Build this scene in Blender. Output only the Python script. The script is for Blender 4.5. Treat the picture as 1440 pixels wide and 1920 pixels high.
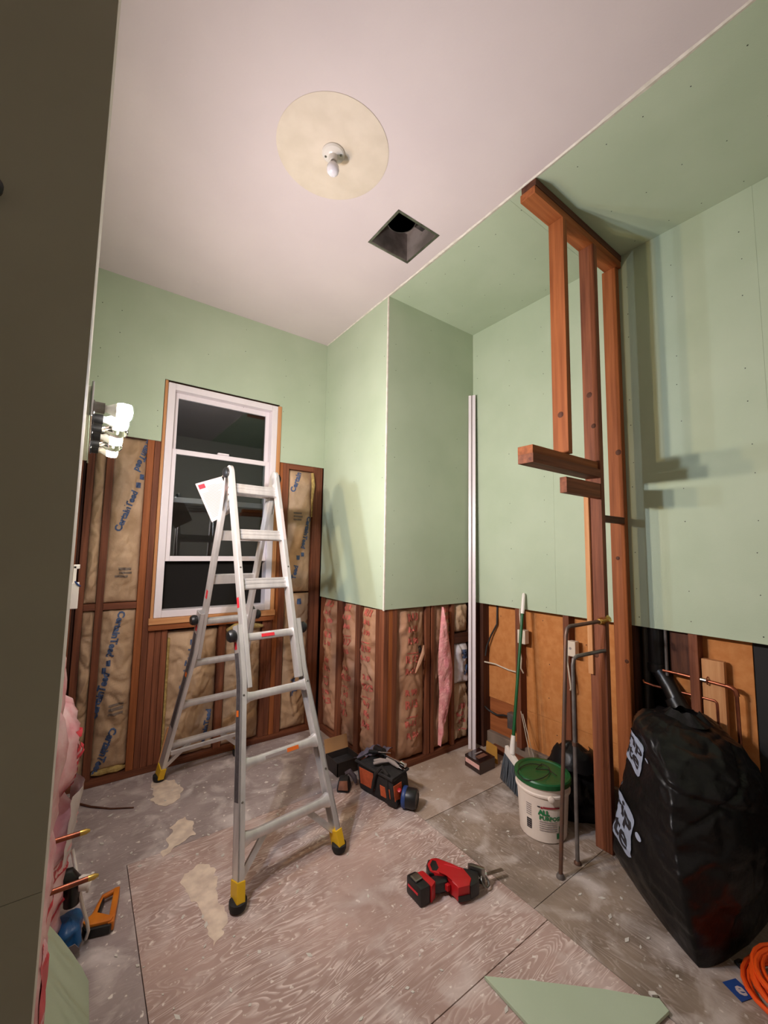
import bpy, bmesh, math, random
from mathutils import Vector, Matrix, noise
random.seed(7)
PI = math.pi
for o in list(bpy.data.objects): bpy.data.objects.remove(o)
scene = bpy.context.scene
C = scene.collection

# ------------------------------------------------------------------ camera
F_PX, YAW, PITCH, ROLL, CAM_H = 770.3, 0.6296, 0.0916, 0.0162, 1.65
fwd = Vector((math.sin(YAW)*math.cos(PITCH), math.cos(YAW)*math.cos(PITCH), math.sin(PITCH)))
rgt0 = Vector((math.cos(YAW), -math.sin(YAW), 0)); up0 = rgt0.cross(fwd)
rgt = math.cos(ROLL)*rgt0 + math.sin(ROLL)*up0; up = -math.sin(ROLL)*rgt0 + math.cos(ROLL)*up0
cam_d = bpy.data.cameras.new('camera'); cam = bpy.data.objects.new('camera', cam_d); C.objects.link(cam)
cam_d.sensor_fit = 'HORIZONTAL'; cam_d.sensor_width = 36; cam_d.lens = F_PX/1440*36; cam_d.clip_start = 0.02
m = Matrix((rgt, up, -fwd)).transposed().to_4x4(); m.translation = Vector((0, 0, CAM_H)); cam.matrix_world = m
scene.camera = cam
# ------------------------------------------------------------------ world (night) and exposure
w = bpy.data.worlds.new('night'); scene.world = w; w.use_nodes = True
w.node_tree.nodes['Background'].inputs[0].default_value = (0.010, 0.011, 0.013, 1)
w.node_tree.nodes['Background'].inputs[1].default_value = 1.0
scene.view_settings.view_transform = 'Standard'; scene.view_settings.look = 'None'
scene.view_settings.gamma = 1; scene.view_settings.use_curve_mapping = False
scene.view_settings.exposure = 4.15
BULB = 210.0            # emission of one lit bulb (the room's only lamp: the vanity strip on the left wall)

# room measures (m)
YW, XA, YC, XR, H, ZD = 3.548, 1.849, 2.521, 2.841, 3.680, 1.200
YN = 1.10              # near wall face
T = 0.0127

# ------------------------------------------------------------------ materials
def lin(c):
    return tuple(((v/255)/12.92 if v/255 <= 0.04045 else ((v/255+0.055)/1.055)**2.4) for v in c) + (1,)
M = {}
def mat(name, c1, c2=None, rough=0.6, metal=0.0, scale=6, stretch=(1, 1, 1), bump=0.0, bscale=None, detail=4, lo=0.35, hi=0.65,
        rand=0.0, spec=0.5, trans=0.0, alpha=1.0, coat=0.0, emit=None, estr=0):
    m = bpy.data.materials.new(name); m.use_nodes = True; nt = m.node_tree; n = nt.nodes; L = nt.links
    b = n['Principled BSDF']; b.inputs['Roughness'].default_value = rough; b.inputs['Metallic'].default_value = metal
    b.inputs['Specular IOR Level'].default_value = spec; b.inputs['Coat Weight'].default_value = coat
    b.inputs['Transmission Weight'].default_value = trans; b.inputs['Alpha'].default_value = alpha
    b.inputs['Base Color'].default_value = lin(c1)
    if emit: b.inputs['Emission Color'].default_value = lin(emit); b.inputs['Emission Strength'].default_value = estr
    tc = n.new('ShaderNodeTexCoord'); mp = n.new('ShaderNodeMapping'); mp.inputs['Scale'].default_value = stretch
    L.new(tc.outputs['Object'], mp.inputs['Vector'])
    if c2 is not None:
        nz = n.new('ShaderNodeTexNoise'); nz.inputs['Scale'].default_value = scale; nz.inputs['Detail'].default_value = detail
        L.new(mp.outputs[0], nz.inputs['Vector'])
        r = n.new('ShaderNodeValToRGB'); r.color_ramp.elements[0].position = lo; r.color_ramp.elements[1].position = hi
        r.color_ramp.elements[0].color = lin(c1); r.color_ramp.elements[1].color = lin(c2)
        L.new(nz.outputs['Fac'], r.inputs['Fac'])
        out = r.outputs[0]
        if rand:
            oi = n.new('ShaderNodeObjectInfo'); hs = n.new('ShaderNodeHueSaturation')
            mr = n.new('ShaderNodeMapRange'); mr.inputs['To Min'].default_value = 1-rand; mr.inputs['To Max'].default_value = 1+rand
            L.new(oi.outputs['Random'], mr.inputs['Value']); L.new(mr.outputs[0], hs.inputs['Value']); L.new(out, hs.inputs['Color']); out = hs.outputs[0]
        L.new(out, b.inputs['Base Color'])
    if bump:
        nb = n.new('ShaderNodeTexNoise'); nb.inputs['Scale'].default_value = bscale or scale*4; nb.inputs['Detail'].default_value = 5
        L.new(mp.outputs[0], nb.inputs['Vector'])
        bp = n.new('ShaderNodeBump'); bp.inputs['Strength'].default_value = bump; bp.inputs['Distance'].default_value = 0.01
        L.new(nb.outputs['Fac'], bp.inputs['Height']); L.new(bp.outputs[0], b.inputs['Normal'])
    M[name] = m; return m
mat('greenboard', (175, 188, 161), (182, 194, 168), rough=0.75, scale=2.5, bump=0.06, bscale=160, spec=0.3)
mat('gypsum', (214, 208, 198), (196, 190, 180), rough=0.9, scale=14)
mat('ceiling_paint', (210, 196, 196), (216, 202, 201), rough=0.85, scale=1.6, bump=0.05, bscale=90, spec=0.3)
mat('patch_paint', (222, 207, 190), (213, 198, 180), rough=0.7, scale=9)
mat('plaster_edge', (232, 224, 212), (196, 186, 172), rough=0.9, scale=30, lo=.25, hi=.8)
mat('near_board', (166, 162, 144), (172, 168, 150), rough=0.8, scale=2.5, spec=0.2)
mat('rear_wall', (226, 220, 212), rough=0.9)
def wood(name, c1, c2, ax, rand=0.18, rough=0.65):
    s = {'x': (1.2, 26, 26), 'y': (26, 1.2, 26), 'z': (26, 26, 1.2)}[ax]
    return mat(name, c1, c2, rough=rough, scale=1.6, stretch=s, bump=0.25, bscale=5, detail=6, lo=0.3, hi=0.7, rand=rand, spec=0.25)
for ax in 'xyz':
    wood('redwood_'+ax, (96, 54, 37), (140, 84, 57), ax)
    wood('orangewood_'+ax, (128, 70, 36), (164, 96, 54), ax, rand=0.08)
    wood('palewood_'+ax, (188, 128, 82), (212, 158, 108), ax, rand=0.06)
    wood('darkwood_'+ax, (66, 38, 28), (98, 60, 42), ax)
mat('fibreboard', (188, 120, 66), (200, 134, 78), rough=0.85, scale=20, bump=0.1, bscale=140, spec=0.2)
mat('kraft', (170, 138, 106), (196, 164, 132), rough=0.7, scale=5, bump=0.5, bscale=26, spec=0.35)
mat('kraft_rose', (150, 106, 78), (184, 140, 110), rough=0.6, scale=5, bump=0.35, bscale=14, spec=0.4)
mat('batt_fluff', (188, 160, 96), (150, 122, 70), rough=0.95, scale=40, bump=0.6, bscale=60)
mat('pink_fluff', (220, 136, 140), (236, 172, 168), rough=0.95, scale=18, bump=0.8, bscale=50)
mat('pink_film', (226, 150, 158), (240, 200, 200), rough=0.3, scale=12, bump=0.5, bscale=16, spec=0.6)
mat('white_film', (222, 214, 212), (204, 192, 190), rough=0.3, scale=8, bump=0.4, bscale=14, spec=0.6)
mat('blue_ink', (70, 88, 122), rough=0.7)
mat('grey_ink', (120, 104, 92), rough=0.7)
mat('red_ink', (186, 92, 78), rough=0.7)
mat('red_film_ink', (200, 52, 66), rough=0.4)
mat('white_vinyl', (232, 222, 224), (226, 216, 218), rough=0.35, scale=3)
mat('glass', (200, 210, 210), rough=0.02, trans=1.0, spec=0.5); M['glass'].node_tree.nodes['Principled BSDF'].inputs['IOR'].default_value = 1.75
mat('screen', (30, 28, 27), (36, 34, 32), rough=0.9, scale=400, spec=0.1)
mat('aluminium', (206, 202, 200), (222, 218, 216), rough=0.38, metal=0.6, scale=3, stretch=(8, 8, 1))
mat('aluminium_dark', (150, 148, 146), rough=0.4, metal=1.0)
mat('steel', (160, 158, 154), (120, 116, 110), rough=0.35, metal=1.0, scale=12)
mat('chrome', (225, 226, 230), rough=0.08, metal=1.0)
mat('brass', (206, 172, 92), rough=0.3, metal=1.0)
mat('copper', (176, 104, 76), (132, 78, 60), rough=0.38, metal=0.9, scale=14)
mat('old_pipe', (128, 92, 74), (104, 88, 80), rough=0.5, metal=0.7, scale=10)
mat('galvanised', (136, 130, 126), (108, 100, 96), rough=0.5, metal=0.7, scale=12)
mat('black_plastic', (22, 22, 23), rough=0.4)
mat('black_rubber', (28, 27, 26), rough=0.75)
mat('abs_pipe', (16, 15, 15), (26, 23, 20), rough=0.35, scale=5)
mat('black_film', (15, 14, 14), (21, 19, 20), rough=0.36, scale=3, bump=0.4, bscale=22, spec=0.26)
mat('bag_label', (150, 158, 176), rough=0.4)
mat('bag_ink', (36, 34, 38), rough=0.5)
mat('yellow_plastic', (226, 180, 24), rough=0.5)
mat('red_plastic', (178, 22, 28), rough=0.4)
mat('red_sticker', (206, 40, 52), rough=0.5)
mat('orange_sticker', (224, 108, 34), rough=0.5)
mat('dark_sticker', (62, 58, 60), (84, 80, 82), rough=0.5, scale=60)
mat('paper', (184, 170, 166), rough=0.8)
mat('print_grey', (150, 138, 134), rough=0.8)
mat('white_plastic', (232, 224, 214), rough=0.4)
mat('bucket_white', (234, 220, 206), (226, 210, 196), rough=0.4, scale=6)
mat('green_plastic', (14, 78, 38), (20, 90, 46), rough=0.35, scale=5)
mat('green_handle', (18, 86, 44), rough=0.4)
mat('green_ink', (34, 120, 70), rough=0.5)
mat('maroon_ink', (150, 40, 52), rough=0.5)
mat('bristle', (60, 66, 72), (92, 98, 104), rough=0.8, scale=60, stretch=(1, 1, .1))
mat('orange_cloth', (206, 96, 54), (188, 84, 46), rough=0.8, scale=30, bump=0.3, bscale=90)
mat('black_cloth', (30, 27, 27), (44, 40, 39), rough=0.85, scale=24, bump=0.3, bscale=90)
mat('brown_cloth', (132, 84, 62), (98, 64, 50), rough=0.85, scale=20)
mat('grey_cloth', (110, 100, 112), (88, 80, 92), rough=0.85, scale=20)
mat('blue_plastic', (36, 62, 116), rough=0.45)
mat('blue_bag', (20, 78, 130), (40, 104, 160), rough=0.4, scale=9, bump=0.3, bscale=30)
mat('card_tan', (190, 142, 92), (176, 128, 82), rough=0.9, scale=6)
mat('card_yellow', (182, 132, 50), (166, 116, 44), rough=0.9, scale=6)
mat('dark_box', (42, 32, 28), (54, 42, 34), rough=0.8, scale=6)
mat('glossy_box', (30, 20, 20), (62, 34, 28), rough=0.2, scale=9, coat=0.4)
mat('box_stripe', (226, 176, 166), rough=0.4)
mat('stapler_orange', (224, 132, 34), (200, 108, 24), rough=0.45, scale=12)
mat('cord_orange', (236, 84, 22), rough=0.45)
mat('tag_blue', (32, 66, 130), rough=0.5)
mat('screw_dark', (52, 50, 46), rough=0.5, metal=0.5)
mat('fan_metal', (156, 144, 138), (112, 102, 96), rough=0.6, metal=0.3, scale=9)
mat('fan_black', (34, 31, 30), (78, 72, 68), rough=0.6, scale=20)
mat('porcelain', (216, 208, 200), rough=0.25)
mat('frosted_bulb', (226, 220, 226), rough=0.15, spec=0.6)
mat('clear_bulb', (255, 250, 244), rough=0.0, trans=1.0)
mat('lit_cool', (255, 255, 255), emit=(218, 230, 255), estr=BULB)
mat('lit_white', (255, 255, 255), emit=(255, 240, 226), estr=BULB)
mat('lit_warm', (255, 255, 255), emit=(255, 214, 158), estr=BULB*0.55)
mat('lit_far', (255, 255, 255), emit=(218, 230, 255), estr=BULB*0.4)
mat('bulb_globe', (250, 248, 244), rough=0.4, emit=(255, 246, 236), estr=4.0)
mat('bulb_collar', (236, 234, 230), rough=0.4)
mat('cable_white', (206, 192, 170), rough=0.6)
mat('cable_black', (34, 30, 28), rough=0.6)
mat('concrete', (136, 118, 102), (118, 102, 88), rough=0.9, scale=9)
mat('outlet_box', (214, 198, 178), rough=0.5)
mat('slab', (60, 48, 42), rough=0.95)
mat('night_backdrop', (40, 52, 46), rough=0.8)

def floor_mat(name, base, dark, grain, dust, gdir, speck):
    """subfloor plywood: worn paint-grey wood, pale grain swirls, plaster dust and specks"""
    m = bpy.data.materials.new(name); m.use_nodes = True; nt = m.node_tree; n = nt.nodes; L = nt.links
    b = n['Principled BSDF']; b.inputs['Roughness'].default_value = 0.62; b.inputs['Specular IOR Level'].default_value = 0.35
    tc = n.new('ShaderNodeTexCoord')
    def nz(scale, stretch=(1, 1, 1), detail=5, dist=0.0):
        mp = n.new('ShaderNodeMapping'); mp.inputs['Scale'].default_value = stretch; L.new(tc.outputs['Object'], mp.inputs[0])
        t = n.new('ShaderNodeTexNoise'); t.inputs['Scale'].default_value = scale; t.inputs['Detail'].default_value = detail
        t.inputs['Distortion'].default_value = dist; L.new(mp.outputs[0], t.inputs['Vector']); return t.outputs['Fac']
    def ramp(f, a, bb):
        r = n.new('ShaderNodeMapRange'); r.inputs['From Min'].default_value = a; r.inputs['From Max'].default_value = bb; L.new(f, r.inputs['Value']); return r.outputs[0]
    def mix(f, c1, c2):
        x = n.new('ShaderNodeMix'); x.data_type = 'RGBA'
        L.new(f, x.inputs['Factor'])
        for s, c in ((6, c1), (7, c2)):
            if isinstance(c, tuple): x.inputs[s].default_value = c
            else: L.new(c, x.inputs[s])
        return x.outputs[2]
    def mul(f, k):
        x = n.new('ShaderNodeMath'); x.operation = 'MULTIPLY'; L.new(f, x.inputs[0])
        if isinstance(k, float): x.inputs[1].default_value = k
        else: L.new(k, x.inputs[1])
        return x.outputs[0]
    col = mix(ramp(nz(3.2, detail=6), 0.35, 0.68), lin(base), lin(dark))
    # grain: level lines of a stretched noise, as in rotary-cut plywood
    st = (0.55, 3.2, 1) if gdir == 'x' else (3.2, 0.55, 1)
    g0 = nz(2.2, st, 3, 0.5)
    k = n.new('ShaderNodeMath'); k.operation = 'MULTIPLY'; k.inputs[1].default_value = 34; L.new(g0, k.inputs[0])
    s = n.new('ShaderNodeMath'); s.operation = 'FRACT'; L.new(k.outputs[0], s.inputs[0])
    line = ramp(s.outputs[0], 0.45, 0.85)
    patchy = ramp(nz(2.0, detail=4), 0.30, 0.55)
    fine = ramp(nz(16, st, 5), 0.36, 0.56)
    col = mix(mul(mul(mul(line, patchy), fine), grain), col, lin((232, 214, 206)))
    col = mix(mul(ramp(nz(5.5, detail=9, dist=0.6), 0.50, 0.72), dust), col, lin((224, 212, 206)))
    col = mix(mul(ramp(nz(34, detail=4), 0.64, 0.70), speck), col, lin((238, 228, 218)))
    L.new(col, b.inputs['Base Color'])
    bp = n.new('ShaderNodeBump'); bp.inputs['Strength'].default_value = 0.25; bp.inputs['Distance'].default_value = 0.004
    L.new(nz(60), bp.inputs['Height']); L.new(bp.outputs[0], b.inputs['Normal'])
    M[name] = m
floor_mat('ply_grain', (184, 156, 145), (158, 132, 122), 0.75, 0.45, 'x', 0.7)
floor_mat('ply_grey', (172, 156, 152), (142, 127, 123), 0.2, 0.8, 'x', 0.8)
floor_mat('ply_stain', (158, 140, 124), (112, 97, 84), 0.25, 0.65, 'y', 0.4)
floor_mat('ply_tan', (178, 158, 142), (156, 136, 120), 0.1, 0.55, 'x', 0.3)
mat('floor_patch', (232, 212, 190), (206, 184, 166), rough=0.85, scale=16)

# ------------------------------------------------------------------ mesh helpers
class B:
    """collects shapes into one bmesh; verts in world coordinates (or local, when the parent is an Empty with 'local')"""
    def __init__(s): s.bm = bmesh.new()
    def box(s, a, b, bevel=0.0, mtx=None):
        x0, y0, z0 = (min(a[i], b[i]) for i in range(3)); x1, y1, z1 = (max(a[i], b[i]) for i in range(3))
        P = [(x0,y0,z0),(x1,y0,z0),(x1,y1,z0),(x0,y1,z0),(x0,y0,z1),(x1,y0,z1),(x1,y1,z1),(x0,y1,z1)]
        return s.hexa(P, bevel, mtx)
    def hexa(s, P, bevel=0.0, mtx=None):
        v = [s.bm.verts.new(mtx @ Vector(p) if mtx else p) for p in P]
        f = [s.bm.faces.new([v[i] for i in q]) for q in ((3,2,1,0),(4,5,6,7),(0,1,5,4),(1,2,6,5),(2,3,7,6),(3,0,4,7))]
        if bevel:
            e = list({e for q in f for e in q.edges})
            bmesh.ops.bevel(s.bm, geom=e, offset=bevel, segments=2, affect='EDGES', profile=0.6)
        return s
    def bar(s, p, q, w, h, bevel=0.0, side=(0, 0, 1)):
        """box from p to q; w along 'side x axis', h along the other"""
        p, q = Vector(p), Vector(q); d = (q-p).normalized(); a = d.cross(Vector(side))
        if a.length < 1e-4: a = d.cross(Vector((1, 0, 0)))
        a.normalize(); b = a.cross(d).normalized(); a *= w/2; b *= h/2
        return s.hexa([p-a-b, p+a-b, q+a-b, q-a-b, p-a+b, p+a+b, q+a+b, q-a+b], bevel)
    def tube(s, pts, r, n=10, cap=True, closed=False):
        pts = [Vector(p) for p in pts]; R = r if isinstance(r, (list, tuple)) else [r]*len(pts); rings = []; prev = None
        N = len(pts)
        for i, p in enumerate(pts):
            if closed: d = pts[(i+1) % N]-pts[i-1]
            else: d = pts[min(i+1, N-1)]-pts[max(i-1, 0)]
            d.normalize()
            a = (prev - d*prev.dot(d)) if prev is not None else d.orthogonal()
            if a.length < 1e-6: a = d.orthogonal()
            a.normalize(); prev = a; b = d.cross(a)
            rings.append([s.bm.verts.new(p+(a*math.cos(2*PI*k/n)+b*math.sin(2*PI*k/n))*R[i]) for k in range(n)])
        for i in range(N if closed else N-1):
            A, Bq = rings[i], rings[(i+1) % N]
            for k in range(n): s.bm.faces.new((A[k], A[(k+1) % n], Bq[(k+1) % n], Bq[k]))
        if cap and not closed:
            s.bm.faces.new(list(reversed(rings[0]))); s.bm.faces.new(rings[-1])
        return s
    def lathe(s, base, axis, prof, n=28):
        """prof: list of (radius, distance along the axis)"""
        base, ax = Vector(base), Vector(axis).normalized(); a = ax.orthogonal().normalized(); b = ax.cross(a); rings = []
        for r, t in prof:
            if r < 1e-5: rings.append([s.bm.verts.new(base+ax*t)])
            else: rings.append([s.bm.verts.new(base+ax*t+(a*math.cos(2*PI*k/n)+b*math.sin(2*PI*k/n))*r) for k in range(n)])
        for A, Q in zip(rings, rings[1:]):
            for k in range(n):
                k2 = (k+1) % n
                if len(A) == 1 and len(Q) == 1: continue
                if len(A) == 1: s.bm.faces.new((A[0], Q[k2], Q[k]))
                elif len(Q) == 1: s.bm.faces.new((A[k], A[k2], Q[0]))
                else: s.bm.faces.new((A[k], A[k2], Q[k2], Q[k]))
        for R_, rev in ((rings[0], True), (rings[-1], False)):
            if len(R_) > 1: s.bm.faces.new(list(reversed(R_)) if rev else R_)
        return s
    def prism(s, poly, off, bevel=0.0):
        """closed polygon (3-D points, planar) pushed along off"""
        off = Vector(off); a = [s.bm.verts.new(p) for p in poly]; b = [s.bm.verts.new(Vector(p)+off) for p in poly]; N = len(a)
        f = [s.bm.faces.new(list(reversed(a))), s.bm.faces.new(b)]
        f += [s.bm.faces.new((a[i], a[(i+1) % N], b[(i+1) % N], b[i])) for i in range(N)]
        if bevel:
            e = list({e for q in f for e in q.edges})
            bmesh.ops.bevel(s.bm, geom=e, offset=bevel, segments=2, affect='EDGES', profile=0.6)
        return s
    def grid(s, fn, nu, nv, wrap_u=False):
        g = [[s.bm.verts.new(fn(i/(nu if wrap_u else nu-1), j/(nv-1))) for i in range(nu)] for j in range(nv)]
        for j in range(nv-1):
            for i in range(nu if wrap_u else nu-1):
                k = (i+1) % nu; s.bm.faces.new((g[j][i], g[j][k], g[j+1][k], g[j+1][i]))
        return g
    def disc(s, c, nrm, r, n=6):
        c, nrm = Vector(c), Vector(nrm).normalized(); a = nrm.orthogonal().normalized(); b = nrm.cross(a)
        s.bm.faces.new([s.bm.verts.new(c+(a*math.cos(2*PI*k/n)+b*math.sin(2*PI*k/n))*r) for k in range(n)]); return s

def obj(name, b, material, parent=None, smooth=False, kind=None, label=None, local=False):
    bm = b.bm if isinstance(b, B) else b
    bmesh.ops.recalc_face_normals(bm, faces=bm.faces[:])
    if parent is not None and not local:
        inv = parent.matrix_world.inverted() if parent.get('_mw') is None else parent.matrix_world.inverted()
        bmesh.ops.transform(bm, matrix=root_inv(parent), verts=bm.verts[:])
    me = bpy.data.meshes.new(name); bm.to_mesh(me); bm.free()
    me.materials.append(M[material] if isinstance(material, str) else material)
    if smooth:
        for p in me.polygons: p.use_smooth = True
        if smooth != 'all':
            try: me.set_sharp_from_angle(angle=math.radians(38))
            except Exception: pass
    o = bpy.data.objects.new(name, me); C.objects.link(o)
    if parent is not None: o.parent = parent
    if kind: o['kind'] = kind
    if label: o['label'] = label
    return o
def root_inv(o):
    m = Matrix.Identity(4); chain = []
    while o is not None: chain.append(o.matrix_basis.copy()); o = o.parent
    for q in reversed(chain): m = m @ q
    return m.inverted()
def thing(name, label, cat, loc=(0, 0, 0), rz=0.0, group=None):
    o = bpy.data.objects.new(name, None); C.objects.link(o); o.location = loc; o.rotation_euler = (0, 0, rz); o.empty_display_size = 0.05
    o['label'] = label; o['category'] = cat
    if group: o['group'] = group
    bpy.context.view_layer.update(); return o
def tag(o, label, cat, group=None):
    o['label'] = label; o['category'] = cat
    if group: o['group'] = group
    return o
def struct(name, b, material, label=None, smooth=False):
    o = obj(name, b, material, None, smooth, 'structure')
    if label: o['label'] = label
    return o
def text_bm(body, size, bold=0.0):
    """text as a flat triangulated bmesh centred on the origin in XY"""
    cu = bpy.data.curves.new('lettering', 'FONT'); cu.body = body; cu.size = size; cu.resolution_u = 2; cu.align_x = 'CENTER'; cu.align_y = 'CENTER'; cu.offset = bold
    o = bpy.data.objects.new('lettering', cu); C.objects.link(o)
    dg = bpy.context.evaluated_depsgraph_get(); me = bpy.data.meshes.new_from_object(o.evaluated_get(dg))
    bm = bmesh.new(); bm.from_mesh(me)
    bpy.data.objects.remove(o); bpy.data.curves.remove(cu); bpy.data.meshes.remove(me)
    return bm
def text_add(b, body, size, fn, bold=0.0, ang=0.0, at=(0, 0), fine=0.03):
    """adds lettering to builder b; fn maps flat (u, v) to a 3-D point"""
    t = text_bm(body, size, bold); ca, sa = math.cos(ang), math.sin(ang)
    bmesh.ops.triangulate(t, faces=t.faces[:])
    for _ in range(3):
        e = [e for e in t.edges if e.calc_length() > fine]
        if e: bmesh.ops.subdivide_edges(t, edges=e, cuts=1); bmesh.ops.triangulate(t, faces=t.faces[:])
    mp = {}
    for v in t.verts:
        u, w_ = v.co.x, v.co.y; mp[v] = b.bm.verts.new(fn(at[0]+u*ca-w_*sa, at[1]+u*sa+w_*ca))
    for f in t.faces:
        try: b.bm.faces.new([mp[v] for v in f.verts])
        except ValueError: pass
    t.free()
def quad_add(b, u0, u1, v0, v1, fn, nu=4, nv=4):
    b.grid(lambda s, t: fn(u0+(u1-u0)*s, v0+(v1-v0)*t), nu, nv)

class Frame:
    """a wall: u runs along it, v is height, d is depth behind its finished face"""
    def __init__(s, o, u, n): s.o, s.u, s.n = Vector(o), Vector(u), Vector(n)
    def p(s, u, v, d): return s.o + s.u*u + Vector((0, 0, 1))*v + s.n*d
    def box(s, b, u0, u1, v0, v1, d0, d1, bevel=0.0):
        P = [s.p(u0,v0,d0), s.p(u1,v0,d0), s.p(u1,v0,d1), s.p(u0,v0,d1), s.p(u0,v1,d0), s.p(u1,v1,d0), s.p(u1,v1,d1), s.p(u0,v1,d1)]
        return b.hexa(P, bevel)
FB = Frame((0, YW, 0), (1, 0, 0), (0, 1, 0))        # window wall
FS = Frame((XA, 0, 0), (0, 1, 0), (1, 0, 0))        # chase, side
FC = Frame((0, YC, 0), (1, 0, 0), (0, 1, 0))        # chase, front
FR = Frame((XR, 0, 0), (0, 1, 0), (1, 0, 0))        # right wall
FL = Frame((-0.05, 0, 0), (0, 1, 0), (-1, 0, 0))    # left wall

def stud(fr, par, u0, u1, v0, v1, wd='redwood_z', d0=T, d1=T+0.089, name='stud'):
    j = random.uniform(-0.002, 0.002)
    return obj(name, fr.box(B(), u0, u1, v0, v1, d0+j, d1, 0.0025), wd, par)
def sheet(fr, par, u0, u1, v0, v1, material='greenboard'):
    return obj('drywall_sheet', fr.box(B(), u0, u1, v0, v1, 0, T, 0.0006), material, par)
def screws(fr, par, cols, rows, skip=0.12, jit=0.03):
    b = B()
    for u in cols:
        for v in rows:
            if random.random() < skip: continue
            b.disc(fr.p(u+random.uniform(-jit, jit)*0.3, v+random.uniform(-jit, jit), -0.0026), -fr.n, random.uniform(0.0026, 0.0036))
    obj('screw_heads', b, 'screw_dark', par, kind='stuff')
def nz3(x, y, z): return noise.noise(Vector((x, y, z)))
def batt(fr, par, u0, u1, v0, v1, material='kraft', seed=0, bulge=0.03, base=0.045, wrinkle=0.017, name='insulation_batt', nu=14, bottom_sag=0.0):
    """paper-faced insulation between two studs: a wrinkled pillow; returns (object, surface function)"""
    def surf(u, v, lift=0.0):
        s = (u-u0)/(u1-u0); t = (v-v0)/(v1-v0); s = min(max(s, 0), 1); t = min(max(t, 0), 1)
        pil = (1-abs(2*s-1)**3)*(1-abs(2*t-1)**14)
        x, y = u*7+seed*3.1, v*3.6+seed*1.3
        wx = x+.5*nz3(x, y, 4.4); wy = y+.5*nz3(x+9, y, 1.1)
        wr = nz3(x*.8, y*.7, seed)*.55 + (1-abs(nz3(wx, wy, seed+5)))**5*.75 + (1-abs(nz3(wx*2.3, wy*2.6, seed+7)))**6*.40 - (1-abs(nz3(wx*1.3+3, wy*2.2, seed+11)))**9*.55 - .35
        fold = max(0, nz3(u*2+seed, v*9, seed+9)-0.2)*1.0
        return fr.p(u, v, max(-.016, base - bulge*pil - wrinkle*1.9*(wr+fold)*(0.35+0.65*pil)) - lift)
    nv = max(10, int((v1-v0)/0.014)); nu = max(12, int((u1-u0)/.011))
    b = B(); g = b.grid(lambda s, t: surf(u0+(u1-u0)*s, v0+(v1-v0)*t), nu, nv)
    # give it body: back edge ring
    def wall(line):
        back = [b.bm.verts.new(v.co + fr.n*0.04) for v in line]
        for i in range(len(line)-1): b.bm.faces.new((line[i], line[i+1], back[i+1], back[i]))
    wall(g[0]); wall(g[-1]); wall([r[0] for r in g]); wall([r[-1] for r in g])
    return obj(name, b, material, par, 'all'), surf
def lettering(par, surf, items, material, name='printed_lettering', lift=0.005):
    b = B()
    for it in items:
        if it[0] == 'bar': quad_add(b, *it[1:5], lambda u, v: surf(u, v, lift), 14, 5)
        else: text_add(b, it[0], it[1], lambda u, v: surf(u, v, lift), it[4] if len(it) > 4 else 0.0, it[3], it[2], .012)
    return obj(name, b, material, par)

# ================================================================== FLOOR
floor = struct('floor', B().box((-1.9, -1.5, -0.06), (3.1, 3.75, -0.021)), 'slab', 'worn plywood subfloor dusted with plaster')
g = 0.0016
for (x0, x1, y0, y1, mt, dz) in ((.295, 1.807, 1.175, 2.62, 'ply_grain', .0), (.295, 1.807, -1.5, 1.175, 'ply_grain', -.0008),
        (1.807, 3.0, 2.0, 2.60, 'ply_tan', .0005), (1.807, 3.0, 1.245, 2.0, 'ply_stain', -.0005), (1.807, 3.0, -1.5, 1.245, 'ply_stain', .0),
        (1.807, 1.96, 2.6, 3.66, 'ply_tan', 0)):
    obj('plywood_sheet', B().box((x0+g, y0+g, -.02), (x1-g, y1-g, dz), 0.001), mt, floor)
obj('plywood_sheet', B().prism([(-1.9, -1.5, -.02), (.2935, -1.5, -.02), (.2935, 2.6215, -.02), (1.8055, 2.6215, -.02), (1.8055, 3.66, -.02), (-1.9, 3.66, -.02)], (0, 0, .0185)), 'ply_grey', floor)
def blob(pts, z0, h, rough=0.03, sub=10, seed=0.0):
    out = []
    for i, p in enumerate(pts):
        q = pts[(i+1) % len(pts)]
        for k in range(sub):
            t = k/sub; x = p[0]+(q[0]-p[0])*t; y = p[1]+(q[1]-p[1])*t
            x += rough*nz3(x*22, y*22, seed); y += rough*nz3(x*22, y*22, seed+7); out.append((x, y, z0))
    return B().prism(out, (0, 0, h))
CR0 = 0
P1 = [(.498,3.40),(.573,3.40),(.641,3.313),(.662,3.203),(.62,3.072),(.536,3.048),(.483,3.111),(.486,3.235)]
P2 = [(.54,2.841),(.612,2.868),(.651,2.763),(.626,2.653),(.556,2.638),(.504,2.60),(.444,2.575),(.465,2.64),(.51,2.722)]
P3 = [(.503,2.337),(.545,2.403),(.617,2.405),(.662,2.321),(.649,2.235),(.614,2.194),(.635,2.113),(.614,1.993),(.576,1.913),(.545,1.907),(.544,2.026),(.541,2.144),(.525,2.226)]
for i, P in enumerate((P1, P2, P3)): obj('plaster_patch', blob(P, -.0004, .0016, seed=i*3.1), 'floor_patch', floor)
fl = B()
rr = random.Random(3)
for i in range(260):
    x = rr.uniform(-.1, 2.3); y = rr.uniform(.6, 3.4)
    if (x > 1.8 and y > 2.5): continue
    a = rr.uniform(0, PI); s = rr.uniform(.003, .009); l = s*rr.uniform(1, 3)
    c, sn = math.cos(a), math.sin(a)
    fl.prism([(x+c*l, y+sn*l, .0002), (x-sn*s, y+c*s, .0002), (x-c*l*.8, y-sn*l*.8, .0002), (x+sn*s, y-c*s, .0002)], (0, 0, rr.uniform(.001, .003)))
obj('plaster_crumbs', fl, 'gypsum', floor, kind='stuff')

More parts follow.
